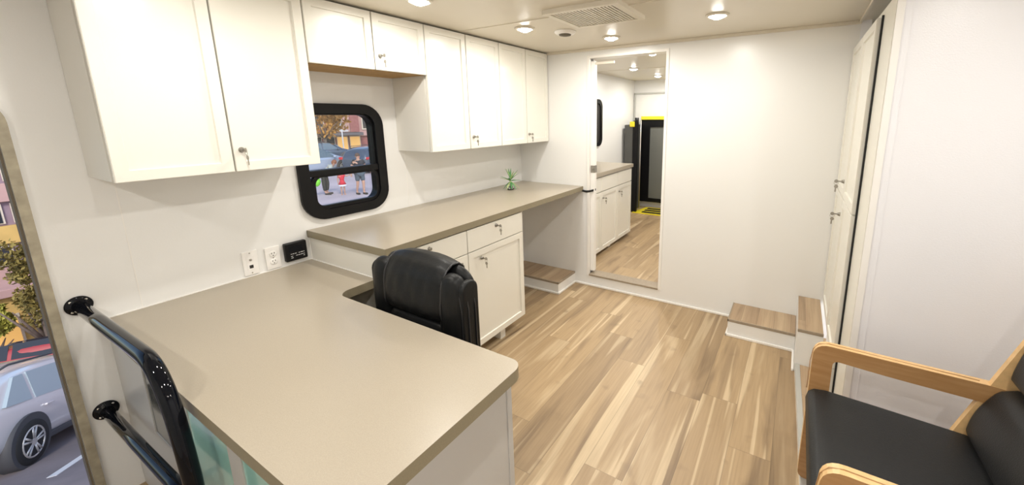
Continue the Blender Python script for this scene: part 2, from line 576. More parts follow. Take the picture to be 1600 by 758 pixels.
# doorway casing, threshold, pocket door
cs = MB(X['trim'])
E_ = 0.003
cs.box(DX1 - 0.018, -0.006, DZ0 - 0.01, DX1 + E_, 0.0235, DZ1 + 0.018, bev=0.002)
cs.box(DX2 - E_, -0.006, DZ0 - 0.01, DX2 + 0.018, 0.106, DZ1 + 0.018, bev=0.002)
cs.box(DX1 - 0.017, -0.0055, DZ1 - E_, DX2 + 0.017, 0.106, DZ1 + 0.017, bev=0.002)
cs.build('trim_10', kind='structure')
MB(X['nose']).box(DX1 + E_, -0.0085, DZ0 - 0.012, DX2 - E_, 0.11, DZ0 + 0.003, bev=0.003).build('trim_11', kind='structure')
d1 = tag(bpy.data.objects.new('door_1', None), kind='structure')
COL.objects.link(d1)
MB(X['trim']).box(0.10, 0.028, DZ0 + 0.025, 0.764, 0.072, DZ1 - 0.022, bev=0.003).build('door_leaf', d1)
dl = MB(X['steel']).box(0.731, 0.0245, 1.035, 0.7665, 0.0755, 1.098, bev=0.003)
dl.cyl((0.744, 0.021, 1.068), (0.744, 0.026, 1.068), 0.011)
dl.build('latch', d1, label='steel latch plate')
MB(X['cream']).box(0.765, 0.040, DZ1 - 0.05, 0.93, 0.060, DZ1 - 0.030, bev=0.004).build('door_closer', d1)

# baseboard beads
def bead(p0, p1, name, h=0.017, t=0.012):
    m = MB(X['trim'])
    x0, y0 = p0; x1, y1 = p1
    m.box(min(x0, x1), min(y0, y1), 0.0, max(x0, x1), max(y0, y1), h, bev=0.004)
    m.build(name, kind='structure')
bead((0.583, -0.012), (1.96, 0.0), 'baseboard_far')
bead((0.583, -0.312), (0.595, -0.0), 'baseboard_left')
bead((0.0, -0.312), (0.595, -0.300), 'baseboard_left')
bead((1.948, -0.297), (1.960, 0.0), 'baseboard_right')
bead((1.948, -0.297), (2.370, -0.2855), 'baseboard_right')
bead((2.358, -0.52), (2.370, -0.2855), 'baseboard_right')

# ------------------------------------------------------------------ entrance frame (rounded top)
en = tag(bpy.data.objects.new('door_2', None), kind='structure'); COL.objects.link(en)
of = rrect(ENT[0] - 0.025, ENT[1] - 0.025, ENT[2] + 0.025, ENT[3] + 0.025, 0.10)
inn = rrect(ENT[0], ENT[1], ENT[2], ENT[3], 0.08)
MB(X['frame']).prism(of, 'x', 0.0, 0.014, holes=[inn]).build('door_frame', en)
inn2 = rrect(ENT[0] + 0.012, ENT[1] + 0.012, ENT[2] - 0.006, ENT[3] - 0.012, 0.07)
inn1 = rrect(ENT[0] + 0.0005, ENT[1] + 0.0005, ENT[2] - 0.0005, ENT[3] - 0.0005, 0.08)
MB(X['gasket']).prism(inn1, 'x', -0.065, -0.004, holes=[inn2]).build('door_gasket', en)

# ------------------------------------------------------------------ side window
w1 = tag(bpy.data.objects.new('window_1', None), kind='structure'); COL.objects.link(w1)
Wo = (-1.955, 0.955, -1.437, 1.592)
m = MB(X['black'])
m.prism(rrect(*Wo, 0.125), 'x', 0.0, 0.018, holes=[rrect(-1.900, 1.008, -1.492, 1.538, 0.075)])
m.prism(rrect(-1.904, 1.002, -1.487, 1.544, 0.082), 'x', -0.06, -0.001, holes=[rrect(-1.892, 1.016, -1.500, 1.530, 0.07)])
m.build('window_frame', w1)
m = MB(X['black'])
m.box(-0.035, -1.899, 1.197, 0.014, -1.493, 1.232, bev=0.005)
m.build('window_bar', w1)
m = MB(X['black'])
m.prism(rrect(-1.899, 1.009, -1.493, 1.20, 0.05), 'x', -0.02, 0.008, holes=[rrect(-1.872, 1.03, -1.512, 1.190, 0.04)])
m.build('window_sash', w1)
MB(X['glass']).box(-0.030, -1.895, 1.012, -0.026, -1.497, 1.534).build('window_pane', w1)

# back-room window
w2 = tag(bpy.data.objects.new('window_2', None), kind='structure'); COL.objects.link(w2)
MB(X['black']).prism(rrect(1.28, 1.14, 1.765, 1.735, 0.10), 'x', 0.0, 0.02, holes=[rrect(1.33, 1.19, 1.715, 1.685, 0.07)]).build('window_frame', w2)
MB(X['dark']).box(0.0005, 1.32, 1.18, 0.006, 1.725, 1.695).build('window_pane', w2)

# ================================================================== CEILING FITTINGS
def downlight(x, y, label, group='ceiling downlights', power=1.0):
    t = thing('ceiling_downlight', label, 'ceiling light', (x, y, H), group)
    MB(X['cream']).lathe([(0.043, -0.001), (0.043, -0.008), (0.049, -0.011), (0.060, -0.007), (0.063, -0.0005)], (0, 0, 0), 32).build('trim_ring', t)
    MB(X['lamp']).lathe([(0.001, -0.024), (0.019, -0.022), (0.035, -0.015), (0.0425, -0.004)], (0, 0, 0), 24).build('lens', t)
    ld = bpy.data.lights.new('downlight', 'AREA')
    ld.shape = 'DISK'
    ld.size = 0.05
    ld.energy = LAMP_W * power
    ld.color = LAMP_COL
    lo = bpy.data.objects.new('downlight_lamp', ld)
    COL.objects.link(lo)
    lo.parent = t
    lo.location = (0, 0, -0.0245)
    return t
downlight(0.66, -1.635, 'glowing round ceiling downlight above the short cabinets, cut by the top of the picture')
downlight(0.729, -0.888, 'glowing round ceiling downlight between the tall cabinets and the square vent')
downlight(1.074, -0.341, 'glowing round ceiling downlight nearest the far wall, above the doorway')
downlight(1.826, -0.594, 'glowing round ceiling downlight to the right of the square vent')
for x, y, w_ in ((1.85, -1.65, 'in front of the tall corner cupboard'), (0.80, -2.45, 'above the middle of the low desk'), (1.85, -2.65, 'above the floor right of the low desk'),
                (0.85, -3.6, 'by the entrance'), (1.85, -3.6, 'by the near wall')):
    downlight(x, y, 'round ceiling downlight ' + w_ + ', above the picture')
for y, w_ in ((-1.9, 'above the wooden armchair'), (-3.1, 'behind the camera')):
    downlight(2.85, y, 'round ceiling downlight in the recess ' + w_)
downlight(1.10, 0.48, 'glowing downlight in the back room, partly cut by the top of the doorway', power=1.5)
downlight(0.557, 1.449, 'middle of three glowing downlights seen through the doorway', power=1.5)
downlight(0.548, 2.381, 'farthest glowing downlight seen through the doorway, lowest in the picture', power=1.5)
for y, w_ in ((1.3, 'nearer'), (2.3, 'farther')):
    downlight(1.8, y, 'the ' + w_ + ' ceiling downlight hidden in the right half of the back room')

# square air vent
t = thing('ceiling_vent', 'square cream louvred air vent set in the ceiling', 'vent', (0, 0, 0))
vx0, vy0, vx1, vy1 = 1.052, -1.178, 1.478, -0.790
m = MB(X['cream'])
fw = 0.03
m.prism([(vx0, vy0), (vx1, vy0), (vx1, vy1), (vx0, vy1)], 'z', H - 0.022, H, holes=[[(vx0 + fw, vy0 + fw), (vx1 - fw, vy0 + fw), (vx1 - fw, vy1 - fw), (vx0 + fw, vy1 - fw)]])
m.build('vent_frame', t)
MB(X['vent']).box(vx0 + fw, vy0 + fw, H - 0.004, vx1 - fw, vy1 - fw, H - 0.0005).build('vent_backing', t)
n = 19
m = MB(X['cream'])
for i in range(n):
    x = vx0 + fw + (i + 0.5) * (vx1 - vx0 - 2 * fw) / n
    m.box(x - 0.0045, vy0 + fw, H - 0.018, x + 0.0045, vy1 - fw, H - 0.012)
m.build('louvre', t)
# smoke detector
t = thing('smoke_detector', 'small round white smoke detector on the ceiling beside the square vent', 'smoke detector', (0.895, -0.675, H))
MB(X['trim']).lathe([(0.070, 0.0), (0.070, -0.008), (0.060, -0.018), (0.034, -0.020)], (0, 0, 0)).build('detector_base', t)
MB(X['vent']).lathe([(0.040, -0.019), (0.038, -0.026), (0.020, -0.030)], (0, 0, 0)).build('sensor_cap', t)

# ================================================================== CABINETS
def shaker(front, back, y0, y1, z0, z1, stile, parent, name='door', flat=False, x_panel=0.009):
    """door leaf in an x-plane; its face is at x = front"""
    t = bmesh.new()
    bmesh.ops.create_cube(t, size=1.0)
    c = V((front + back) / 2, (y0 + y1) / 2, (z0 + z1) / 2)
    s = V(abs(front - back), y1 - y0, z1 - z0)
    for v in t.verts: v.co = V(v.co.x * s.x, v.co.y * s.y, v.co.z * s.z) + c
    sg = 1 if front > back else -1
    bmesh.ops.bevel(t, geom=list(t.edges), offset=0.0018, segments=2, affect='EDGES')
    f = max(t.faces, key=lambda f: f.calc_area() if f.normal.x * sg > 0.9 else -1)
    if not flat:
        bmesh.ops.inset_individual(t, faces=[f], thickness=stile - 0.0018, depth=0)
        bmesh.ops.inset_individual(t, faces=[f], thickness=0.0035, depth=-x_panel)
    mm = MB(X['cab'])
    mm._merge(t)
    return mm.build(name, parent)

def lock_key(door, x, y, z, sg=1, hang=0.0, key=True):
    m = MB(X['steel'], X['dark'])
    m.cyl((x, y, z), (x + sg * 0.006, y, z), 0.0115, 0.010)
    m.cyl((x + sg * 0.006, y, z), (x + sg * 0.012, y, z), 0.0085)
    m.box(min(x + sg * .0118, x + sg * .0126), y - 0.001, z - 0.005, max(x + sg * .0118, x + sg * .0126), y + 0.001, z + 0.005, mi=1)
    m.build('lock', door)
    if key:
        k = MB(X['steel'])
        # key pushed in, bow outside, second key dangling
        k.box(min(x + sg * .012, x + sg * .030), y - 0.001, z - 0.0035, max(x + sg * .012, x + sg * .030), y + 0.001, z + 0.0035)
        cx = x + sg * 0.036
        k.cyl((cx, y - 0.0012, z), (cx, y + 0.0012, z), 0.0095)
        k.tube([(cx + .010 * sg * math.cos(a), y, z - 0.010 + 0.010 * math.sin(a)) for a in [2 * PI * i / 14 for i in range(14)]], 0.0009, seg=6, closed=True)
        zb = z - 0.020
        yy = y + 0.003
        k.cyl((cx - .002 * sg, yy - .0011, zb - 0.010), (cx - .002 * sg, yy + .0011, zb - 0.010), 0.0095)
        k.box(cx - 0.0035, yy - 0.001, zb - 0.040, cx + 0.0035, yy + 0.001, zb - 0.016)
        k.build('key', door)

DU = 0.322
ZU, ZS = 1.3023, 1.7619
def upper_pair(y0, y1, z0, label, lock_y, lock_z, ply=False, filler=0.0):
    ym = (y0 + y1) / 2
    t = thing('wall_cabinet', label, 'cabinet', (0, ym, z0), None)
    m = MB(X['cabside'], X['ply'])
    m.box(0.001, y0 + 0.001 - ym, 0.0, DU - 0.027, y1 - 0.001 - ym, H - 0.004 - z0)
    if ply:
        m.box(0.002, y0 + 0.003 - ym, -0.004, DU - 0.024, y1 - 0.003 - ym, 0.0, mi=1)
    m.build('cabinet_body', t)
    zt = H - 0.012 - z0
    a = shaker(DU, DU - 0.020, y0 + 0.003 - ym, -0.003, -0.002, zt, 0.052, t)
    b = shaker(DU, DU - 0.020, 0.003, y1 - 0.003 - ym, -0.002, zt, 0.052, t)
    lock_key(b, DU, lock_y - ym, lock_z - z0)
    return t
upper_pair(-2.660, -1.994, ZU, 'large white two-door wall cabinet nearest the camera, left of the window', -2.297, 1.386)
upper_pair(-1.994, -1.329, ZS, 'short white two-door wall cabinet above the window with bare plywood underside', -1.629, 1.832, ply=True)
upper_pair(-1.329, -0.6577, ZU, 'tall white two-door wall cabinet right of the window, beside the short cabinet', -0.961, 1.380)
upper_pair(-0.6577, -0.004, ZU, 'tall white two-door wall cabinet in the corner against the far wall', -0.306, 1.374)

# base cabinet
XB = 0.6612
BY0, BYM, BY1 = -1.9372, -1.4175, -0.8847
t = thing('base_cabinet', 'white base cabinet with two drawers and two doors under the raised worktop', 'cabinet', (0, 0, 0))
m = MB(X['cabside'])
m.box(0.001, BY0, 0.10, XB - 0.026, BY1, 0.8755)
m.build('cabinet_body', t)
m = MB(X['cabside'])
m.box(0.02, BY0 + 0.02, 0.0, 0.50, BY1 - 0.05, 0.10)
m.box(0.50, BY1 - 0.22, 0.0, XB - 0.05, BY1 - 0.17, 0.10, bev=0.003)
m.build('plinth', t)
for (a, b, ly, dk) in ((BY0 + .004, BYM - .0025, -1.689, -1.47), (BYM + .0025, BY1, -1.162, -1.306)):
    dr = shaker(XB, XB - 0.020, a, b, 0.731, 0.866, 0.05, t, 'drawer', flat=True)
    lock_key(dr, XB, ly, 0.840, key=(ly > -1.5))
    do = shaker(XB, XB - 0.020, a, b, 0.102, 0.726, 0.055, t, 'door')
    lock_key(do, XB, dk, 0.668, key=(ly > -1.5))
# white strip closing the gap below the worktop at the wall
# worktop (raised)
CW, CT, CB = 0.6703, 0.914, 0.876
m = MB(X['lam'], X['lamedge'])
m.prism([(0.001, -1.9468), (CW, -1.9468), (CW, -0.002), (0.001, -0.002)], 'z', CB, CT)
o = m.build('worktop', None, 'taupe laminate worktop running along the wall below the window to the far wall', 'worktop')
for f in o.data.polygons:
    if abs(f.normal.z) < 0.5: f.material_index = 1
MB(X['trim']).box(0.0, -1.9372, CB - 0.125, 0.006, -1.943, CB, bev=0.001).build('trim_12', kind='structure')

# desk (L-shaped top)
DT, DB = 0.7481, 0.708
DR, DYF, DYN, XRR, YP = 1.591, -2.131, -2.722, 0.5725, -1.9372
def fillet(c, r, a0, a1, n=8):
    return [(c[0] + r * math.cos(math.radians(a0 + (a1 - a0) * k / n)), c[1] + r * math.sin(math.radians(a0 + (a1 - a0) * k / n))) for k in range(n + 1)]
r1, r2 = 0.045, 0.055
poly = [(0.001, DYN), (DR - 0.012, DYN)] + fillet((DR - r1, DYN + r1), r1, -90, 0)[1:] + fillet((DR - r1, DYF - r1), r1, 0, 90) + \
       fillet((XRR + r2, DYF + r2), r2, -90, -180) + [(XRR, YP - 0.001), (0.001, YP - 0.001)]
t = thing('desk', 'low L-shaped taupe laminate desk in the foreground with grey side panels', 'desk', (0, 0, 0))
m = MB(X['lam'], X['lamedge'])
m.prism(poly, 'z', DB, DT)
o = m.build('desktop', t)
for f in o.data.polygons:
    if abs(f.normal.z) < 0.5: f.material_index = 1
m = MB(X['deskp'])
m.box(DR - 0.062, DYN + 0.03, 0.0, DR - 0.040, DYF - 0.045, DB, bev=0.001)
m.build('side_panel', t)
m = MB(X['deskp'])
m.box(DR - 0.066, DYF - 0.045, 0.0, DR - 0.036, DYF - 0.022, DB, bev=0.003)
m.build('corner_post', t)
# near panel: glossy laminate, its teal and dark reflections painted as coloured insets
m = MB(X['deskp'])
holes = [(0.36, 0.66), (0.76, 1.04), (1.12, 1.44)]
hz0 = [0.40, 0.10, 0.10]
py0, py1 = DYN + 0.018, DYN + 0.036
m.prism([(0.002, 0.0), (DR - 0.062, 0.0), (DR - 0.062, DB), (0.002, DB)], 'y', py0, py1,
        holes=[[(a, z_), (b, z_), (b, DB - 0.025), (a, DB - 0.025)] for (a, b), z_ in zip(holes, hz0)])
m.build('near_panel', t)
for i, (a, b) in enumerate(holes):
    MB(X['teal' if i else 'smoke']).box(a + .0005, py0 + 0.003, hz0[i] + .0005, b - .0005, py1 - 0.004, DB - 0.0255).build('reflection_inset', t, label=('pale teal painted reflection inset' if i else 'dark painted reflection inset'))
# white caulk bead where the desk meets walls
MB(X['trim']).box(0.0, -2.70, DT, 0.005, YP, DT + 0.005, bev=0.001).build('trim_13', kind='structure')
MB(X['trim']).box(0.0, YP - 0.006, DT, XRR, YP - 0.001, DT + 0.004, bev=0.001).build('trim_14', kind='structure')

# ------------------------------------------------------------------ boxed steps over the wheels
def step_box(name, label, x0, y0, x1, y1, h, nose_sides, cat='step'):
    t = thing(name, label, cat, ((x0 + x1) / 2, (y0 + y1) / 2, 0))
    cx, cy = (x0 + x1) / 2, (y0 + y1) / 2
    m = MB(X['wall'])
    m.box(x0 - cx, y0 - cy, 0, x1 - cx, y1 - cy, h - 0.006)
    m.build('step_body', t)
    m = MB(X['step'])
    m.box(x0 - cx + 0.001, y0 - cy + 0.001, h - 0.006, x1 - cx - .001, y1 - cy - .001, h)
    m.build('step_top', t)
    m = MB(X['nose'])
    w_, tt = 0.020, 0.016
    if 'n' in nose_sides: m.box(x0 - cx - (0.003 if 'l' in nose_sides else 0),  y0 - cy - 0.003, h - tt, x1 - cx + (0.003 if 'r' in nose_sides else 0), y0 - cy + 0.005, h + 0.002, bev=0.002)
    if 'r' in nose_sides: m.box(x1 - cx - 0.005, y0 - cy - 0.003, h - tt, x1 - cx + 0.003, y1 - cy, h + 0.002, bev=0.002)
    if 'l' in nose_sides: m.box(x0 - cx - 0.003, y0 - cy - 0.003, h - tt, x0 - cx + 0.005, y1 - cy, h + 0.002, bev=0.002)
    m.build('nosing', t)
    return t
step_box('wheel_box', 'low white box with wooden plank top on the floor below the worktop end', 0.001, -0.300, 0.583, -0.001, 0.106, 'nr', 'floor box')
step_box('step', 'low white step with oak plank top against the far wall', 1.960, -0.2855, 2.3695, -0.001, 0.1225, 'nl')
step_box('step', 'taller narrow white step with oak top at the foot of the tall corner cupboard', 2.3705, -0.509, 2.500, -0.001, 0.2728, 'n')
# raised platform in the recess
t = thing('platform', 'low raised oak-topped floor platform with pale metal edge under the wooden armchair', 'platform', (0, 0, 0))
pl = [(2.376, -0.512), (2.405, -1.36), (2.45, -4.3), (3.248, -4.3), (3.248, -1.15), (XR - .002, -1.15), (XR - .002, -0.512)]
MB(X['trim']).prism(pl, 'z', 0.0, 0.046).build('platform_body', t)
pl2 = [(x + (0.022 if i < 3 else 0), y) for i, (x, y) in enumerate(pl)]
MB(X['step']).prism(pl2, 'z', 0.046, 0.050).build('platform_top', t)
ed = [(2.374, -0.512), (2.403, -1.36), (2.448, -4.3), (2.474, -4.3), (2.429, -1.36), (2.400, -0.512)]
MB(X['alu']).prism(ed, 'z', 0.046, 0.053, bev=0.002).build('edge_strip', t)

# ------------------------------------------------------------------ tall corner cupboard (right)
t = thing('tall_cupboard', 'tall narrow cream four-door cupboard in the right corner by the steps', 'cupboard', (0, 0, 0))
CX = 2.512
m = MB(X['cab'])
m.prism([(-1.146, 0.054), (-0.513, 0.054), (-0.513, 0.276), (-0.002, 0.276), (-0.002, 1.93), (-1.146, 1.93)], 'x', 2.5345, XR - 0.0005)
m.build('face_frame', t)
MB(X['rubber']).box(2.527, -0.898, 0.16, 2.5344, -0.886, 1.905, bev=0.001).build('gap_seal', t, label='black gap strip beside the doors')
YD = [(-0.884, -0.452), (-0.446, -0.006)]
for k, (a, b) in enumerate(YD):
    up = shaker(CX, 2.534, a, b, 1.064, 1.898, 0.055, t)
    lo = shaker(CX, 2.534, a, b, 0.29, 1.058, 0.055, t)
    if k == 1:
        lock_key(up, CX, -0.425, 1.150, sg=-1)
        lock_key(lo, CX, -0.42, 0.965, sg=-1)
m = MB(X['cab']).box(2.513, -0.884, 0.056, 2.534, -0.515, 0.286, bev=0.002)
m.build('kick_panel', t)

# ------------------------------------------------------------------ wall plates
def plate(name, y0, z0, y1, z1, label, cat):
    t = thing(name, label, cat, (0, (y0 + y1) / 2, (z0 + z1) / 2))
    w, h = (y1 - y0) / 2, (z1 - z0) / 2
    MB(X['plate']).box(0.0003, -w, -h, 0.007, w, h, bev=0.003, seg=3).build('cover_plate', t)
    return t, w, h
t, w, h = plate('data_socket', -2.249, 0.757, -2.186, 0.878, 'white wall plate with one small black round jack, left of three fittings above the desk', 'socket')
MB(X['plate']).box(0.0065, -0.017, -0.034, 0.0082, 0.017, 0.034, bev=0.001).build('insert', t)
m = MB(X['dark'])
m.box(0.008, -0.008, -0.026, 0.0092, 0.008, -0.010, bev=0.0006)
m.build('jack', t)
m = MB(X['steel'])
m.lathe([(0.0055, 0.008), (0.0055, 0.0095), (0.0035, 0.0145), (0.001, 0.015)], (0, 0, 0.016), 16, axis='x')
m.build('coaxial_stub', t)
for zz in (0.050, -0.050): MB(X['steel']).cyl((0.0065, 0, zz), (0.0078, 0, zz), 0.003, seg=12).build('screw', t)
t, w, h = plate('wall_outlet', -2.154, 0.756, -2.088, 0.872, 'white double power outlet above the desk between the jack plate and the black box', 'power outlet')
for zz in (0.020, -0.020):
    r_ = MB(X['plate']).lathe([(0.0165, 0.006), (0.0165, 0.0085), (0.012, 0.0092)], (0, 0, zz), 24, axis='x').build('receptacle', t)
    m = MB(X['dark'])
    m.box(0.009, -0.0075, zz + 0.001, 0.0098, -0.0050, zz + 0.008)
    m.box(0.009, 0.0050, zz + 0.001, 0.0098, 0.0075, zz + 0.009)
    m.cyl((0.009, 0, zz - 0.007), (0.0098, 0, zz - 0.007), 0.0026, seg=10)
    m.build('slots', r_)
m = MB(X['steel']).cyl((0.0065, 0, 0), (0.0080, 0, 0), 0.003, seg=12)
m.build('screw', t)
t = thing('control_box', 'small black wall control box with faint white markings above the desk', 'control box', (0, -2.020, 0.823))
MB(X['black']).box(0.0003, -0.052, -0.049, 0.028, 0.052, 0.049, bev=0.007, seg=3).build('box_body', t)
MB(X['gloss']).box(0.0275, -0.036, 0.002, 0.0290, 0.030, 0.032, bev=0.0006).build('display', t)
m = MB(X['mark'])
random.seed(3)
for row, zz in enumerate((-0.010, -0.022, -0.031)):
    y = -0.030
    while y < 0.034:
        L_ = random.uniform(0.004, 0.012)
        if random.random() < 0.78: m.box(0.0279, y, zz - 0.0014, 0.0284, min(y + L_, 0.036), zz + 0.0014)
        y += L_ + 0.003
m.build('printed_marks', t)

# ------------------------------------------------------------------ plant in a glass vase
t = thing('potted_plant', 'small spiky green plant in a clear glass vase on the raised worktop', 'plant', (0.205, -0.43, CT))
m = MB(X['vase'])
m.lathe([(0.0005, 0.0), (0.026, 0.0), (0.031, 0.006), (0.032, 0.020), (0.026, 0.036), (0.022, 0.048), (0.024, 0.056),
         (0.0225, 0.056), (0.0205, 0.048), (0.0245, 0.036), (0.030, 0.020), (0.029, 0.008), (0.0005, 0.006)], (0, 0, 0), 32)
m.build('glass_vase', t)
MB(X['water']).lathe([(0.0005, 0.0065), (0.0285, 0.0085), (0.0295, 0.020), (0.0275, 0.027), (0.0005, 0.027)], (0, 0, 0), 28).build('water', t)
m = MB(X['leaf2']).tube([(0, 0, 0.012), (0.001, 0, 0.05), (0, 0, 0.075)], [0.003, 0.004, 0.006], seg=8)
m.build('stem', t)
random.seed(11)
for i in range(21):
    a = i * 2.39996 + 0.4
    el = math.radians([-28, 6, 30, 52, 72][i % 5] + random.uniform(-7, 7))
    L_ = random.uniform(0.085, 0.108)
    base = V(0, 0, 0.068 + 0.014 * (i % 5) / 4)
    d = V(math.cos(a) * math.cos(el), math.sin(a) * math.cos(el), math.sin(el))
    s = d.cross(V(0, 0, 1)).normalized()
    nrm = s.cross(d)
    def fn(u, v, d=d, s=s, nrm=nrm, base=base, L_=L_):
        w_ = 0.0065 * (math.sin(PI * min(1, (u * 0.9 + 0.12))) ** 0.8 + 0.05) * (1 - u * 0.25)
        a_ = (v * 2 - 1)
        return base + d * (L_ * u) + s * (a_ * w_) + nrm * (abs(a_) * w_ * 0.5 - 0.001 * 0 - 0.012 * u * u)
    m = MB(X['leaf' if i % 3 else 'leaf2'])
    m.grid(fn, 10, 4)
    o = m.build('leaf', t)
    sm = o.modifiers.new('s', 'SOLIDIFY'); sm.thickness = 0.0012

# door strap
pts = arc((0.640, -0.010, 0.886), (0.700, -0.012, 0.872), (0.665, -0.014, 0.876)) + arc((0.700, -0.012, 0.872), (0.765, 0.055, 0.884), (0.75, -0.012, 0.874))[1:]
m = MB(X['rubber'])
t_ = bmesh.new()
prev = None
for p in pts:
    q = [t_.verts.new(p + V(0, 0, dz) + V(dx, 0, 0) * 0) for dz, dx in ((0.009, 0), (-0.009, 0))]
    if prev: t_.faces.new((prev[0], prev[1], q[1], q[0]))
    prev = q
m._merge(t_, 0, True)
o = m.build('strap', None, 'short black strap from the worktop end to the sliding door', 'strap')
sm = o.modifiers.new('s', 'SOLIDIFY'); sm.thickness = 0.004; sm.offset = 0

# ------------------------------------------------------------------ grab rail by the entrance
t = thing('grab_rail', 'glossy black bent tube grab rail beside the entrance and desk', 'grab rail', (0, -2.757, 0))
RR = 0.0205
rail_x = 0.935
pts = [V(0.004, 0, 0.829), V(0.30, 0, 0.842), V(0.66, 0, 0.858)]
pts += arc(V(0.74, 0, 0.861), V(0.915, 0, 0.70), V(0.875, 0, 0.868), 14)
pts += [V(0.928, 0, 0.64), V(0.940, 0, 0.56), V(0.944, 0, 0.30), V(0.944, 0, 0.006)]
MB(X['gloss']).tube(pts, RR, seg=20).build('upper_bar', t)
pts = [V(0.004, 0, 0.385), V(0.40, 0, 0.412), V(0.74, 0, 0.438), V(0.936, 0, 0.452)]
m = MB(X['gloss']).tube(pts, RR * 0.9, seg=20)
m.tube([(0.895, 0, 0.449), (0.93, 0, 0.452)], RR * 1.25, seg=20)
m.build('lower_bar', t)
for zz in (0.829, 0.385):
    fl = MB(X['gloss']).lathe([(0.036, 0.0005), (0.036, 0.005), (0.032, 0.008), (0.023, 0.009), (0.021, 0.016), (0.019, 0.017)], (0, 0, zz), 32, axis='x').build('wall_flange', t)
    for k in range(4):
        a = PI / 4 + k * PI / 2
        m = MB(X['chrome'])
        m.lathe([(0.0042, 0.008), (0.0038, 0.0098), (0.0015, 0.0108)], (0, 0.0275 * math.cos(a), zz + 0.0275 * math.sin(a)), 12, axis='x')
        m.build('screw', fl)
MB(X['gloss']).lathe([(0.036, 0.0005), (0.036, 0.005), (0.023, 0.009), (0.020, 0.014)], (0.944, 0, 0), 32).build('floor_flange', t)

# ================================================================== OFFICE CHAIR
def cushion(w, d, h, r, mi=0, m=None, c=(0, 0, 0), rot=None, puff=0.0, material=None):
    """rounded cushion: box of w (x), d (y), h (z)"""
    own = m is None
    if own: m = MB(material or X['leather'])
    t = bmesh.new()
    bmesh.ops.create_cube(t, size=1.0)
    for v in t.verts: v.co = V(v.co.x * w, v.co.y * d, v.co.z * h)
    bmesh.ops.subdivide_edges(t, edges=t.edges, cuts=7, use_grid_fill=True)
    for v in t.verts:
        p = v.co
        hx, hy, hz = w / 2, d / 2, h / 2
        q = V(max(-hx + r, min(hx - r, p.x)), max(-hy + min(r, hy), min(hy - min(r, hy), p.y)), max(-hz + r, min(hz - r, p.z)))
        dl = p - q
        if dl.length > 1e-6:
            k = V(dl.x / r if r else 0, dl.y / min(r, hy), dl.z / r)
            kk = k.normalized()
            mxx = max(abs(k.x), abs(k.y), abs(k.z))
            kk = kk * mxx
            p = q + V(kk.x * r, kk.y * min(r, hy), kk.z * r)
        if puff:
            e = (1 - (p.x / hx) ** 2) * (1 - (p.z / hz) ** 2)
            p.y += (-1 if p.y < 0 else 1) * puff * max(0, e)
        v.co = p
    if rot is not None: bmesh.ops.rotate(t, verts=t.verts, cent=(0, 0, 0), matrix=rot)
    bmesh.ops.translate(t, verts=t.verts, vec=Vector(c))
    bmesh.ops.recalc_face_normals(t, faces=t.faces)
    m._merge(t, mi, True)
    return m

def sub(o, lv=1):
    s = o.modifiers.new('sub', 'SUBSURF'); s.levels = lv; s.render_levels = lv
    return o

CHX, CHY = 0.985, -1.995
t = thing('office_chair', 'black leather office chair pushed under the low desk', 'office chair', (CHX, CHY, 0))
# backrest: shell, side bolsters, saddle pad rolled over the top, lower pad
tilt = Matrix.Rotation(math.radians(-5), 3, 'X')
sh = sub(cushion(0.545, 0.070, 0.45, 0.11, c=(0, 0.018, 0.725), rot=None, puff=0.004).build('back_shell', t))
for s in (-1, 1):
    b = sub(cushion(0.125, 0.080, 0.45, 0.060, c=(s * 0.200, -0.034, 0.705), puff=0.010).build('side_bolster', t))
def saddle():
    # profile (y, z) of the pad rolled over the top, swept in x
    prof = [(-0.052, 0.728), (-0.072, 0.731), (-0.086, 0.743), (-0.091, 0.765), (-0.091, 0.80), (-0.085, 0.85), (-0.072, 0.91), (-0.045, 0.953), (-0.010, 0.972), (0.028, 0.970), (0.056, 0.950), (0.070, 0.915), (0.070, 0.86), (0.056, 0.852), (0.045, 0.88), (0.02, 0.925), (-0.02, 0.92), (-0.045, 0.87), (-0.055, 0.80), (-0.050, 0.75)]
    m = MB(X['leather'])
    def fn(u, v):
        k = v * len(prof)
        i = int(k) % len(prof)
        f = k - int(k)
        a, b = prof[i], prof[(i + 1) % len(prof)]
        y, z = a[0] + (b[0] - a[0]) * f, a[1] + (b[1] - a[1]) * f
        q = u * 2 - 1
        e = 1 - abs(q) ** 5 * 0.16
        mid = (-0.02, 0.80)
        wr = (0.0016 * math.sin(u * 23 + z * 34) * math.sin(z * 17) + 0.0008 * math.sin(u * 37 - z * 29)) * (1 if y < -0.03 or z > 0.93 else 0)
        return (q * 0.168 + 0.012, mid[0] + (y - mid[0]) * e + wr, 0.84 + (z - 0.84) * (e * 0.6 + 0.4) - (0.010 * q * q if z > 0.9 else 0))
    m.grid(fn, 28, 60)
    o = m.build('head_pad', t)
    for s in (-1, 1):
        p = MB(X['piping'])
        p.tube([fn((s * 0.985 + 1) / 2, (k + .01) / 40) for k in range(2, 27)], 0.0042, seg=8)
        p.build('pad_piping', o)
saddle()
lp = sub(cushion(0.335, 0.085, 0.30, 0.040, c=(0.012, -0.040, 0.582), puff=0.010).build('lumbar_pad', t))
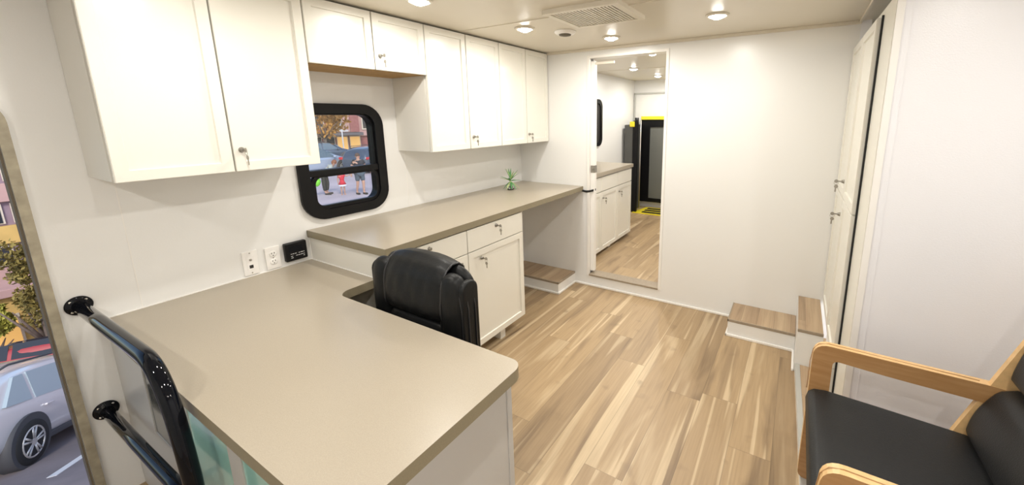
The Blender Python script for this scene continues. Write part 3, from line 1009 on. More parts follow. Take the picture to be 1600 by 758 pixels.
# layered side wings with stitched seams
for s in (-1, 1):
    w_ = MB(X['leather']).prism(rrect(-0.056, 0.48, 0.030, 0.905, 0.038), 'x', s * 0.240, s * 0.2705, bev=0.010, seg=3, smooth=True).build('side_wing', t)
    for yy, xx in ((-0.054, 0.262), (-0.030, 0.2725), (0.006, 0.2725)):
        m = MB(X['piping'])
        pts = [V(s * (xx - 0.004), yy, 0.52), V(s * xx, yy, 0.62), V(s * xx, yy, 0.80), V(s * (xx - 0.008), yy, 0.850), V(s * (xx - 0.025), yy + 0.004, 0.882), V(s * (xx - 0.050), yy + 0.006, 0.898)]
        m.tube(pts, 0.0032, seg=8)
        m.build('seam', w_)
sub(cushion(0.52, 0.50, 0.10, 0.045, c=(0, -0.30, 0.45), puff=0.0).build('seat', t))
for s in (-1, 1):
    ar = MB(X['black'])
    ar.tube([V(s * 0.29, -0.10, 0.42), V(s * 0.315, -0.12, 0.55), V(s * 0.315, -0.14, 0.62)], 0.018, seg=10)
    o = ar.build('armrest', t)
    cushion(0.07, 0.26, 0.035, 0.016, c=(s * 0.315, -0.20, 0.635)).build('arm_pad', o)
MB(X['black']).cyl((0, -0.28, 0.10), (0, -0.28, 0.40), 0.028).build('gas_column', t)
for k in range(5):
    a = 2 * PI * k / 5 + 0.5
    leg = MB(X['black']).tube([V(0, -0.28, 0.10), V(0.27 * math.cos(a), -0.28 + 0.27 * math.sin(a), 0.075)], [0.026, 0.014], seg=10).build('leg', t)
    e = V(0.27 * math.cos(a), -0.28 + 0.27 * math.sin(a), 0.028)
    q = V(-math.sin(a), math.cos(a), 0) * 0.018
    MB(X['black']).cyl(e - q, e + q, 0.028).build('caster', leg)

# ================================================================== WOODEN ARMCHAIR (in the recess)
PZ = 0.0535
t = thing('armchair', 'wide bentwood armchair with black vinyl seat and back, at the right edge', 'armchair', (0, 0, 0))
ZA = 0.655
def arm_frame(yc, th=0.034):
    # side frame outline in x/z with one window cut out
    def rr(pts, r, n=6):
        out = []
        N_ = len(pts)
        for i in range(N_):
            p0, p1, p2 = Vector(pts[i - 1]), Vector(pts[i]), Vector(pts[(i + 1) % N_])
            rad = r[i] if isinstance(r, (list, tuple)) else r
            a = p1 + (p0 - p1).normalized() * min(rad, (p0 - p1).length * 0.45)
            b = p1 + (p2 - p1).normalized() * min(rad, (p2 - p1).length * 0.45)
            for k in range(n + 1):
                u = k / n
                q = a * (1 - u) ** 2 + p1 * 2 * u * (1 - u) + b * u * u
                out.append((q.x, q.y))
        return out
    o_ = rr([(2.392, PZ), (2.470, PZ), (2.476, 0.24), (2.83, 0.24), (2.93, PZ), (3.00, PZ), (2.965, 0.40), (2.935, ZA - 0.02), (2.915, ZA - 0.008), (2.62, ZA - 0.004), (2.397, ZA)],
            [0.03, 0.015, 0.03, 0.04, 0.02, 0.02, 0.05, 0.02, 0.04, 0.1, 0.055])
    h_ = rr([(2.462, 0.32), (2.905, 0.32), (2.895, ZA - 0.072), (2.62, ZA - 0.065), (2.462, ZA - 0.055)], [0.02, 0.03, 0.03, 0.08, 0.022])
    m = MB(X['bentw'], X['bentedge'])
    m.prism(o_, 'y', yc - th / 2, yc + th / 2, holes=[h_], bev=0.0)
    o = m.build('side_frame', t)
    for f in o.data.polygons:
        if abs(f.normal.y) < 0.5 and (f.normal.z > 0.3 or f.normal.x < -0.6) and f.center.z > 0.3: f.material_index = 1
    # dark glue line between the two laminations
    g = MB(X['bentw'])
    g.tube([(2.3905, yc, 0.45), (2.3915, yc, 0.57), (2.397, yc, ZA - 0.034), (2.414, yc, ZA - 0.008), (2.445, yc, ZA + 0.0003), (2.62, yc, ZA - 0.004), (2.86, yc, ZA - 0.0065)], 0.0014, seg=6)
    g.build('lamination_line', o)
YF, YN = -1.358, -1.985
arm_frame(YF)
arm_frame(YN)
# seat with waterfall front
sw0, sw1 = YN + 0.020, YF - 0.020
prof = [(2.408, 0.375), (2.392, 0.395), (2.388, 0.425), (2.394, 0.452), (2.412, 0.468), (2.45, 0.474), (2.60, 0.468), (2.80, 0.458), (2.90, 0.452), (2.91, 0.44), (2.91, 0.39), (2.89, 0.375)]
m = MB(X['vinyl'])
m.prism(prof, 'y', sw0, sw1, bev=0.006, smooth=True)
o = m.build('seat', t)
# curved back: frame panels + two cushions
def back_pt(z):   # x of the front of the back at height z
    return 2.838 + (z - 0.45) * 0.33
bx = []
def back_slab(z0, z1, th, y0, y1, off, material, name, parent, r=0.03, bulge=0.0):
    n = 14
    pf = []
    for k in range(n + 1):
        u = k / n
        z = z0 + (z1 - z0) * u
        b_ = bulge * math.sin(PI * u)
        e = 0.0
        du = min(u, 1 - u) * (z1 - z0)
        if du < r: e = r - math.sqrt(max(0, r * r - (r - du) ** 2))
        pf.append((back_pt(z) + off - b_ + min(e, th * 0.45), z))
    pb = []
    for k in range(n, -1, -1):
        u = k / n
        z = z0 + (z1 - z0) * u
        pb.append((back_pt(z) + off + th, z))
    m = MB(material)
    m.prism(pf + pb, 'y', y0, y1, bev=0.012 if r > 0.02 else 0.0, smooth=r > 0.02)
    return m.build(name, parent)
back_slab(0.452, 0.66, 0.075, sw0 + 0.006, sw1 - 0.004, 0.0, X['vinyl'], 'lumbar_cushion', t, bulge=0.018)
back_slab(0.668, 1.02, 0.075, sw0 + 0.006, sw1 - 0.004, 0.0, X['vinyl'], 'back_cushion', t, bulge=0.022)
for yc in (YF - 0.006, YN + 0.006):
    o = back_slab(0.40, 1.03, 0.101, yc - 0.010, yc + 0.010, -0.022, X['bentedge'], 'back_frame', t, r=0.015)
back_slab(0.43, 1.00, 0.012, sw0 + 0.01, sw1 - 0.01, 0.076, X['bentw'], 'back_panel', t, r=0.015)
m = MB(X['bentw'])
m.box(2.50, YN + 0.018, 0.335, 2.54, YF - 0.018, 0.374, bev=0.004)
m.box(2.82, YN + 0.018, 0.335, 2.86, YF - 0.018, 0.374, bev=0.004)
m.build('seat_rail', t)

# ================================================================== BACK ROOM
t = thing('base_cabinet', 'white base cabinet with grey worktop seen through the doorway', 'cabinet', (0, 0, FZ))
bz = 0.04
m = MB(X['cabside']).box(0.002, 0.115, bz, 0.575, 1.36, 0.83)
m.build('cabinet_body', t)
MB(X['cabside']).box(0.50, 0.80, 0.0, 0.555, 0.86, bz, bev=0.002).box(0.02, 0.15, 0.0, 0.45, 1.30, bz).build('plinth', t)
ys = [0.12, 0.535, 0.948, 1.36]
for a, b in zip(ys, ys[1:]):
    shaker(0.595, 0.575, a + .002, b - .002, 0.672, 0.815, 0.05, t, 'drawer', flat=True)
    d = shaker(0.595, 0.575, a + .002, b - .002, bz + 0.004, 0.664, 0.055, t)
    lock_key(d, 0.595, a + 0.035, 0.60)
m = MB(X['lam'], X['lamedge']).box(0.002, 0.108, 0.832, 0.61, 1.375, 0.870)
o = m.build('worktop', t)
# wheelchair lift
t = thing('wheelchair_lift', 'black wheelchair lift with yellow edges folded upright in the back room', 'wheelchair lift', (0, 2.5, FZ))
m = MB(X['mesh'])
m.box(0.04, -0.02, 0.0, 0.17, 0.34, 1.30, bev=0.012)
m.build('side_housing', t)
m = MB(X['black'])
m.box(0.175, -0.03, 0.0, 0.245, 0.03, 1.36, bev=0.008)
m.cyl((0.22, 0, 1.30), (0.22, 0, 1.40), 0.03)
m.build('mast', t)
m = MB(X['black'])
m.box(1.30, -0.03, 0.0, 1.35, 0.03, 1.36, bev=0.008)
m.build('mast', t)
m = MB(X['steel']).cyl((0.275, 0.02, 0.06), (0.275, 0.02, 1.36), 0.010, seg=12)
m.build('guide_rod', t)
m = MB(X['black'])
m.prism([(0.16, 0.10), (1.28, 0.10), (1.28, 1.37), (0.16, 1.37)], 'y', 0.36, 0.41, holes=[[(0.30, 0.16), (0.66, 0.16), (0.66, 1.26), (0.30, 1.26)], [(0.70, 0.16), (1.22, 0.16), (1.22, 1.26), (0.70, 1.26)]])
m.build('folded_platform', t)
MB(X['liftglass']).box(0.295, 0.375, 0.155, 1.225, 0.395, 1.265).build('platform_panel', t)
MB(X['yellow']).box(0.16, 0.34, 1.37, 1.32, 0.42, 1.42, bev=0.004).build('top_edge', t, label='yellow top edge')
m = MB(X['yellow'])
m.box(0.13, -0.05, 1.27, 0.20, 0.03, 1.345, bev=0.01)
m.build('housing_cap', t, label='yellow cap on the housing')
m = MB(X['yellow'])
m.prism([(0.20, -0.06), (1.30, -0.06), (1.30, 0.36), (0.28, 0.36)], 'z', 0.0, 0.012)
m.build('floor_plate', t, label='yellow floor plate with black grip strips')
m = MB(X['rubber'])
for k in range(3):
    y = -0.020 + k * 0.125
    m.box(0.33, y, 0.012, 1.28, y + 0.075, 0.016)
m.build('grip_strip', t)
m = MB(X['black'])
m.tube([(0.12, -0.03, 0.10), (0.10, -0.05, 0.40), (0.12, -0.03, 0.62)], 0.02, seg=10)
m.build('hydraulic_hose', t)

# ================================================================== OUTDOORS
random.seed(21)
NG = V(-0.25, 0.185, 0.95).normalized()
P0 = V(-8.39, -2.69, -4.13)
def gz(x, y): return P0.z - (NG.x * (x - P0.x) + NG.y * (y - P0.y)) / NG.z
# sloping car park seen through the entrance
m = MB(X['asphalt'])
m.grid(lambda u, v: (-3.2 - 40 * u, -16 + 18.0 * v, gz(-3.2 - 40 * u, -16 + 18.0 * v)), 10, 8)
o = m.build('ground', kind='structure')
so = o.modifiers.new('s', 'SOLIDIFY'); so.thickness = 0.3; so.offset = 1 if o.data.polygons[0].normal.z < 0 else -1
def gpt(x, y, h=0.0): return V(x, y, gz(x, y)) + NG * h
def strip(p, q, w, h=0.006):
    m = MB(X['line'])
    p, q = gpt(*p), gpt(*q)
    d = (q - p).normalized(); s = d.cross(NG)
    tb = bmesh.new()
    vs = [tb.verts.new(a + s * k * w / 2 + NG * hh) for hh in (0.0, h) for a, k in ((p, -1), (p, 1), (q, 1), (q, -1))]
    for f in ((0, 1, 2, 3), (4, 5, 6, 7), (0, 1, 5, 4), (1, 2, 6, 5), (2, 3, 7, 6), (3, 0, 4, 7)): tb.faces.new([vs[i] for i in f])
    bmesh.ops.recalc_face_normals(tb, faces=tb.faces)
    m._merge(tb)
    return m.build('parking_line', None, 'white painted parking line on the asphalt beside the silver car', 'road marking')
# upper plaza seen through the side window
PLZ = -1.65
def plaza_edge(x): return 2.6
MB(X['plaza']).prism([(-4.0, 2.6), (-4.0, 26.0), (-22.0, 26.0), (-34.5, 12.0), (-34.5, 2.6)], 'z', PLZ - 14, PLZ).build('ground', kind='structure')
LOWZ = -3.9
MB(X['asphalt']).box(-110, 2.6, LOWZ - 10, -34.6, 90, LOWZ).build('ground', kind='structure')

def make_car(name, label, paint, L=4.6, Wd=1.86, Ht=1.66, glass=None, cat='car', group=None, seedpos=(0, 0, 0)):
    """front towards +x, origin on the ground under the middle"""
    t = thing(name, label, cat, seedpos, group)
    h, w = L / 2, Wd / 2
    # stations: x, zlow, zbelt, zroof, wlow, wbelt, wroof
    st = [(-h, 0.55, 0.86, 0.90, .62, .66, .60), (-h + .07, 0.36, 0.98, 1.06, .84, .84, .66), (-h + .30, 0.30, 1.04, 1.40, .93, .92, .66), (-h + .62, 0.27, 1.03, Ht - .08, .97, .97, .72),
          (-h + 1.1, 0.25, 1.00, Ht, .98, 1.0, .76), (-0.35, 0.25, 0.97, Ht, .98, 1.0, .77), (0.30, 0.25, 0.95, Ht - .04, .98, 1.0, .76), (0.75, 0.25, 0.95, Ht - .18, .98, 1.0, .74),
          (1.16, 0.26, 0.96, 1.12, .98, .98, .74), (1.50, 0.27, 0.92, 0.99, .97, .95, .70), (h - .30, 0.30, 0.80, 0.88, .93, .90, .62), (h - .06, 0.34, 0.66, 0.74, .80, .78, .55), (h, 0.42, 0.58, 0.62, .60, .60, .45)]
    def ring(s):
        x, z0, zb, zr, a, b, c = s
        a, b, c = a * w, b * w, c * w
        half = [(0, z0), (a * .7, z0), (a * .97, z0 + .06), (b * 1.0, z0 + (zb - z0) * .45), (b * .985, zb - .04), (b * .95, zb), (c + (b * .95 - c) * .35, zb + (zr - zb) * .70), (c, zr - min(.05, (zr - zb) * .3)), (c * .6, zr), (0, zr + .008)]
        return [V(x, y, z) for y, z in half] + [V(x, -y, z) for y, z in half[-2:0:-1]]
    tb = bmesh.new()
    rings = [[tb.verts.new(p) for p in ring(s)] for s in st]
    nn = len(rings[0])
    for A, B in zip(rings, rings[1:]):
        for k in range(nn): tb.faces.new((A[k], A[(k + 1) % nn], B[(k + 1) % nn], B[k]))
    tb.faces.new(rings[0]); tb.faces.new(rings[-1][::-1])
    bmesh.ops.recalc_face_normals(tb, faces=tb.faces)
    m = MB(paint)
    m._merge(tb, 0, True)
    sub(m.build('body', t), 2)
    # side windows, offset a little outside the tumblehome
    def side(x, z, s):
        # interpolate cabin side position
        b, c, zb, zr = 0.955 * w, 0.76 * w, 0.98, Ht - .03
        u = (z - zb) / (zr - zb)
        return V(x, s * ((b * (1 - u) + c * u) + 0.012 * math.sin(PI * max(0, u)) + 0.006), z)
    for s in (-1, 1):
        for quad in ([(-h + .52, 1.07), (-h + 1.06, 1.05), (-h + 1.06, 1.50), (-h + .86, 1.49)], [(-h + 1.14, 1.05), (-0.12, 1.02), (-0.12, 1.52), (-h + 1.14, 1.51)], [(-0.04, 1.02), (0.98, 1.02), (0.44, 1.47), (-0.04, 1.52)]):
            mm = MB(glass or X['cglass'])
            tb = bmesh.new()
            o_ = [tb.verts.new(side(x, z, s)) for x, z in quad]
            i_ = [tb.verts.new(side(x, z, s) - V(0, s * 0.05, 0)) for x, z in quad]
            tb.faces.new(o_); tb.faces.new(i_[::-1])
            for k in range(4): tb.faces.new((o_[k], o_[(k + 1) % 4], i_[(k + 1) % 4], i_[k]))
            bmesh.ops.recalc_face_normals(tb, faces=tb.faces)
            mm._merge(tb)
            mm.build('side_window', t)
        m = MB(X['grey'])
        m.box(-1.0, s * w * 0.93 - .03, 0.26, 0.95, s * w * 0.93 + .06 * 1, 0.36, bev=0.02)
        m.build('sill', t)
        for xx in (-0.95, 0.10):
            MB(paint).box(xx - .10, s * (w + .005) - .02, 0.865, xx + .08, s * (w + .005) + .02, 0.895, bev=0.008).build('door_handle', t)
        MB(X['tail']).box(-h + 0.03, s * w * .80 - .08, 0.86, -h + .48, s * w * .90 + .075, 1.02, bev=0.05).build('tail_light', t, label='red tail light')
        MB(X['rim']).box(h - .50, s * w * .72 - .10, 0.66, h - .14, s * w * .80 + .06, 0.78, bev=0.03).build('headlight', t)
        m = MB(X['grey']).tube([V(-h + .75, s * w * .68, Ht - .03), V(-h + .95, s * w * .70, Ht + .035), V(0.2, s * w * .70, Ht + .02), V(0.42, s * w * .69, Ht - .05)], 0.018, seg=8)
        m.build('roof_rail', t)
        MB(paint).ball((0.86, s * (w + .10), 1.04), 0.10, 12, scale=(.8, 1, .75)).build('wing_mirror', t)
    # windscreens
    for quad in ([(0.80, Ht - .16), (1.22, 1.05)], [(-h + .52, Ht - .14), (-h + .16, 1.10)]):
        mm = MB(glass or X['cglass'])
        (xa, za), (xb, zb_) = quad
        sgn = 1 if xa > 0 else -1
        tb = bmesh.new()
        f0 = [V(xa + sgn * .03, -.62 * w, za), V(xa + sgn * .03, .62 * w, za), V(xb + sgn * .03, .72 * w, zb_), V(xb + sgn * .03, -.72 * w, zb_)]
        o_ = [tb.verts.new(p) for p in f0]; i_ = [tb.verts.new(p - V(sgn * .08, 0, .02)) for p in f0]
        tb.faces.new(o_); tb.faces.new(i_[::-1])
        for k in range(4): tb.faces.new((o_[k], o_[(k + 1) % 4], i_[(k + 1) % 4], i_[k]))
        bmesh.ops.recalc_face_normals(tb, faces=tb.faces)
        mm._merge(tb)
        mm.build('windscreen', t)
    for xx in (-1.36, 1.42):
        for s in (-1, 1):
            yo = s * (w - 0.01)
            R = 0.365
            arch = MB(X['grey'])
            arch.cyl((xx, s * (w - .20), R + .03), (xx, s * (w + .012), R + .03), R + .075, seg=36)
            arch.build('wheel_arch', t)
            wh = MB(X['tyre'])
            wh.lathe([(R - .13, -.11), (R - .02, -.11), (R, -.08), (R, .08), (R - .02, .11), (R - .13, .11)], (xx, yo - s * .07, R), 36, axis='y')
            wo = wh.build('wheel', t)
            rm = MB(X['rim'], X['grey'])
            y1 = yo + s * 0.035
            rm.cyl((xx, y1 - s * .05, R), (xx, y1 - s * .02, R), R - .12, mi=1, seg=30)
            rm.tube([(xx + (R - .125) * math.cos(a), y1, R + (R - .125) * math.sin(a)) for a in [2 * PI * k / 28 for k in range(28)]], 0.016, seg=8, closed=True)
            for k in range(5):
                a = 2 * PI * k / 5 + .3
                d = V(math.cos(a), 0, math.sin(a)); q = V(-math.sin(a), 0, math.cos(a))
                for e in (-1, 1):
                    rm.tube([V(xx, y1, R) + d * .05 + q * e * .012, V(xx, y1, R) + d * (R - .13) + q * e * .040], [0.017, 0.020], seg=8)
            rm.cyl((xx, y1 - s * .02, R), (xx, y1 + s * .015, R), 0.055)
            rm.build('rim', wo)
    return t
def place_on_slope(o, x, y, th):
    hd = V(math.cos(th), math.sin(th), 0); hd = (hd - NG * hd.dot(NG)).normalized()
    lf = NG.cross(hd)
    mt = Matrix((hd, lf, NG)).transposed().to_4x4()
    mt.translation = V(x, y, gz(x, y))
    o.rotation_euler = mt.to_euler()
    o.location = mt.translation
    return hd, lf
suv = make_car('car', 'silver car parked just outside the open entrance', X['silver'], glass=X['cglass2'])
th = math.radians(147)
hd = V(math.cos(th), math.sin(th), 0); hd = (hd - NG * hd.dot(NG)).normalized(); lf = NG.cross(hd)
c = P0 + hd * 1.36 + lf * 0.90
place_on_slope(suv, c.x, c.y, th)
rc = make_car('car', 'red car parked behind the silver car by the entrance', X['redcar'], Ht=1.45, glass=X['win'])
place_on_slope(rc, -18.6, -1.0, math.radians(75))
pe = P0 + hd * 2.0 - lf * 0.85
strip((P0.x - hd.x * 1.0 - lf.x * .75, P0.y - hd.y * 1.0 - lf.y * .75), (P0.x + hd.x * 5 - lf.x * .75, P0.y + hd.y * 5 - lf.y * .75), 0.11)

# foliage
def make_tree(name, label, loc, trunk_h, crown_r, crown_c, leafmat, n=900, leaf=0.16, cat='tree', group=None, squash=1.0):
    t = thing(name, label, cat, loc, group)
    m = MB(X['bark'])
    m.tube([(0, 0, 0), (0.05, 0, trunk_h * .5), (0, 0.05, trunk_h), (0, 0, trunk_h + crown_r * squash)], [0.16, 0.12, 0.09, 0.03], seg=10)
    for k in range(6):
        a = k * 1.05 + .3
        m.tube([(0, 0, trunk_h * .8), (math.cos(a) * crown_r * .4, math.sin(a) * crown_r * .4, trunk_h + crown_r * .4 * squash), (math.cos(a) * crown_r * .75, math.sin(a) * crown_r * .75, trunk_h + crown_r * .9 * squash)], [0.07, 0.045, 0.015], seg=7)
    m.build('trunk', t)
    m = MB(leafmat)
    tb = bmesh.new()
    cs = [(V(random.gauss(0, .45), random.gauss(0, .45), random.gauss(0, .45) * squash) * crown_r, random.uniform(.3, .5) * crown_r) for _ in range(12)]
    for i in range(n):
        cc, rr_ = random.choice(cs)
        d = V(random.gauss(0, 1), random.gauss(0, 1), random.gauss(0, 1)).normalized() * rr_ * random.uniform(.6, 1)
        p = V(0, 0, crown_c) + cc + d
        a = V(random.gauss(0, 1), random.gauss(0, 1), random.gauss(0, 1)).normalized()
        b = a.orthogonal().normalized()
        s = leaf * random.uniform(.6, 1.3)
        q = [p + a * s, p + b * s * .5 + a * .1 * s, p - a * s, p - b * s * .5 - a * .1 * s]
        tb.faces.new([tb.verts.new(x) for x in q])
    m._merge(tb, 0, False)
    m.build('foliage', t)
    return t
def put_tree(*a, **k): return make_tree(*a, **k)

# --- street seen through the entrance
bx_, by_ = -30.0, 0.0
zb_ = gz(-27, -1) - 2.0
t = thing('office_building', 'mauve and yellow banded building far beyond the entrance', 'building', (bx_, by_, zb_))
hgt = 20.0
m = MB(X['mauve']).box(-4, -9, 0, 0, 9, hgt)
m.build('wall', t)
for k in range(9):
    z = 1.2 + k * 2.0
    m = MB(X['ochre' if k % 2 else 'pinkst']).box(0, -9, z, 0.25, 9, z + 0.85, bev=0.02)
    m.build('wall_band', t)
    for j in range(13):
        y = -8.6 + j * 1.36
        w_ = MB(X['stone']).box(0.0, y, z + 0.95, 0.12, y + 1.12, z + 1.9)
        wo = w_.build('window', t)
        MB(X['litwin'] if (k * 3 + j * 5) % 7 == 2 else X['win']).box(0.12, y + 0.07, z + 1.0, 0.15, y + 1.05, z + 1.85).build('pane', wo)
t = thing('shop_building', 'low yellow rendered building below the banded one beyond the entrance', 'building', (-25.6, -2.6, gz(-25.6, -2.6) - .3))
m = MB(X['ochre']).box(-1.5, -2.5, 0, 0, 3.2, 3.4)
m.build('wall', t)
MB(X['pinkst']).box(-1.6, -2.7, 3.4, 0.3, 3.3, 3.75, bev=0.03).build('parapet', t)
for j in range(4):
    wo = MB(X['stone']).box(0.0, -2.2 + j * 1.3, 0.6, 0.06, -1.3 + j * 1.3, 2.6).build('window', t)
    MB(X['litwin']).box(0.06, -2.12 + j * 1.3, 0.7, 0.08, -1.38 + j * 1.3, 2.5).build('pane', wo)
put_tree('tree', 'olive-brown leafy tree seen through the entrance above the parked cars', (-22.3, -1.05, gz(-22.3, -1.05)), 1.4, 1.25, 3.3, X['olive'], n=4200, leaf=0.085, squash=1.35)
put_tree('bush', 'yellow-green bush beyond the entrance left of the olive tree', (-24.2, -2.15, gz(-24.2, -2.15)), 0.9, 0.65, 2.3, X['palegrn'], n=1300, leaf=0.14, cat='bush', squash=.9)

# --- plaza seen through the side window
def faceto(x, y): return math.atan2(-3.026 - y, 2.278 - x)
def car_at(base, x, y, rz, label):
    c = copy_tree(base)
    c['label'] = label
    c.location = (x, y, PLZ)
    c.rotation_euler = (0, 0, rz)
    return c
vd = math.atan2(9.6, -19.5)     # direction of sight through the window
side_rz = vd - PI / 2
cA = make_car('car', 'pale blue car parked on the plaza behind the bending woman', X['bluegrey'], glass=X['cglass'], Ht=1.5)
cA.location = (-22.3, 9.3, PLZ); cA.rotation_euler = (0, 0, side_rz + 0.55)
cB = make_car('car', 'dark blue car parked behind the red-dressed child', X['darkblue'], glass=X['cglass'], Ht=1.55)
cB.location = (-21.0, 12.6, PLZ); cB.rotation_euler = (0, 0, side_rz + 0.9)
cC = car_at(cA, -19.0, 15.4, side_rz + 0.25, 'pale blue car parked on the plaza right of the man in dark shirt')
cD = car_at(cB, -28.3, 13.2, side_rz + 0.2, 'dark car in the second row behind the bending woman')
cE = car_at(cA, -25.0, 18.4, side_rz - 0.2, 'pale blue car in the second row at the right edge of the window')

# brick building
vdir = V(math.cos(vd), math.sin(vd), 0)
bc = V(-57.5, 32.5, LOWZ)
t = thing('brick_building', 'red brick building with lit shopfront seen through the side window', 'building', tuple(bc), rz=vd + PI / 2)
# local: -y faces away?  facade towards the camera is local +y side
m = MB(X['brick'])
m.box(-9, -6, 0, 12, 0, 14)
m.build('wall', t)
FY = 0.0
MB(X['brick']).box(-1.9, FY, 3.6, -0.7, FY + 1.0, 14).build('pier', t, label='dark brick pier')
MB(X['pinkst']).box(-0.7, FY, 3.6, 1.6, FY + 0.5, 14).build('pier', t, label='pink rendered bay')
MB(X['pinkst']).box(-3.6, FY, 3.0, -1.9, FY + 0.4, 14).build('pier', t, label='pink rendered bay')
for (x0, z0, x1, z1, yy) in ((0.3, 3.9, 1.15, 5.9, .5), (-3.1, 3.9, -2.3, 7.0, .4), (2.6, 4.2, 3.8, 6.2, 0), (5.0, 4.2, 6.2, 6.2, 0), (7.4, 4.2, 8.6, 6.2, 0), (-6.2, 4.0, -5.2, 7.2, 0)):
    wo = MB(X['stone']).box(x0, FY + yy, z0, x1, FY + yy + 0.18, z1, bev=0.02).build('window', t)
    MB(X['win']).box(x0 + .18, FY + yy + .18, z0 + .2, x1 - .18, FY + yy + .22, z1 - .2).build('pane', wo)
m = MB(X['slate'])
m.box(-2.2, FY + 1.0, 3.15, 8.0, FY + 2.8, 3.55, bev=0.03)
m.box(-2.2, FY, 3.15, 8.0, FY + 1.0, 3.45)
m.build('canopy', t)
for j in range(6):
    x0 = -2.0 + j * 1.7
    wo = MB(X['stone']).box(x0, FY, 0.2, x0 + 1.5, FY + 0.12, 3.0).build('shop_window', t)
    MB(X['litwin'] if j in (0, 1, 4) else X['win']).box(x0 + .1, FY + .12, 0.35, x0 + 1.4, FY + .15, 2.85).build('pane', wo)
put_tree('tree', 'orange autumn tree seen at the upper left of the side window', (-33.2, 16.2, PLZ), 1.9, 2.1, 3.9, X['orange'], n=3600, leaf=0.15, squash=.6)
put_tree('tree', 'orange autumn tree at the right edge of the side window', (-45.0, 29.8, LOWZ), 2.6, 1.5, 5.2, X['orange'], n=1800, leaf=0.16)
t = thing('street_sign_post', 'white post with crossbars standing in front of the brick building', 'sign post', (-38.5, 20.9, LOWZ), rz=vd + PI / 2)
m = MB(X['pole']).cyl((0, 0, 0), (0, 0, 5.2), 0.06)
m.build('post', t)
MB(X['pole']).box(-0.6, -.04, 4.2, 0.6, .04, 4.36, bev=.01).build('crossbar', t)
MB(X['pole']).box(-0.4, -.04, 4.8, 0.4, .04, 4.92, bev=.01).build('crossbar', t)

# ------------------------------------------------------------------ people
def skin_mesh(name, pts, edges, material, parent=None, lv=1, root=0):
    me = bpy.data.meshes.new(name)
    me.from_pydata([p[:3] for p in pts], edges, [])
    o = bpy.data.objects.new(name, me)
    COL.objects.link(o)
    if parent is not None: o.parent = parent
    me.materials.append(material)
    sk = o.modifiers.new('skin', 'SKIN')
    sk.use_smooth_shade = True
    for i, p in enumerate(pts):
        r = p[3]
        me.skin_vertices[0].data[i].radius = (r, r) if not isinstance(r, tuple) else r
        me.skin_vertices[0].data[i].use_root = (i == root)
    s = o.modifiers.new('sub', 'SUBSURF'); s.levels = lv; s.render_levels = lv
    return o

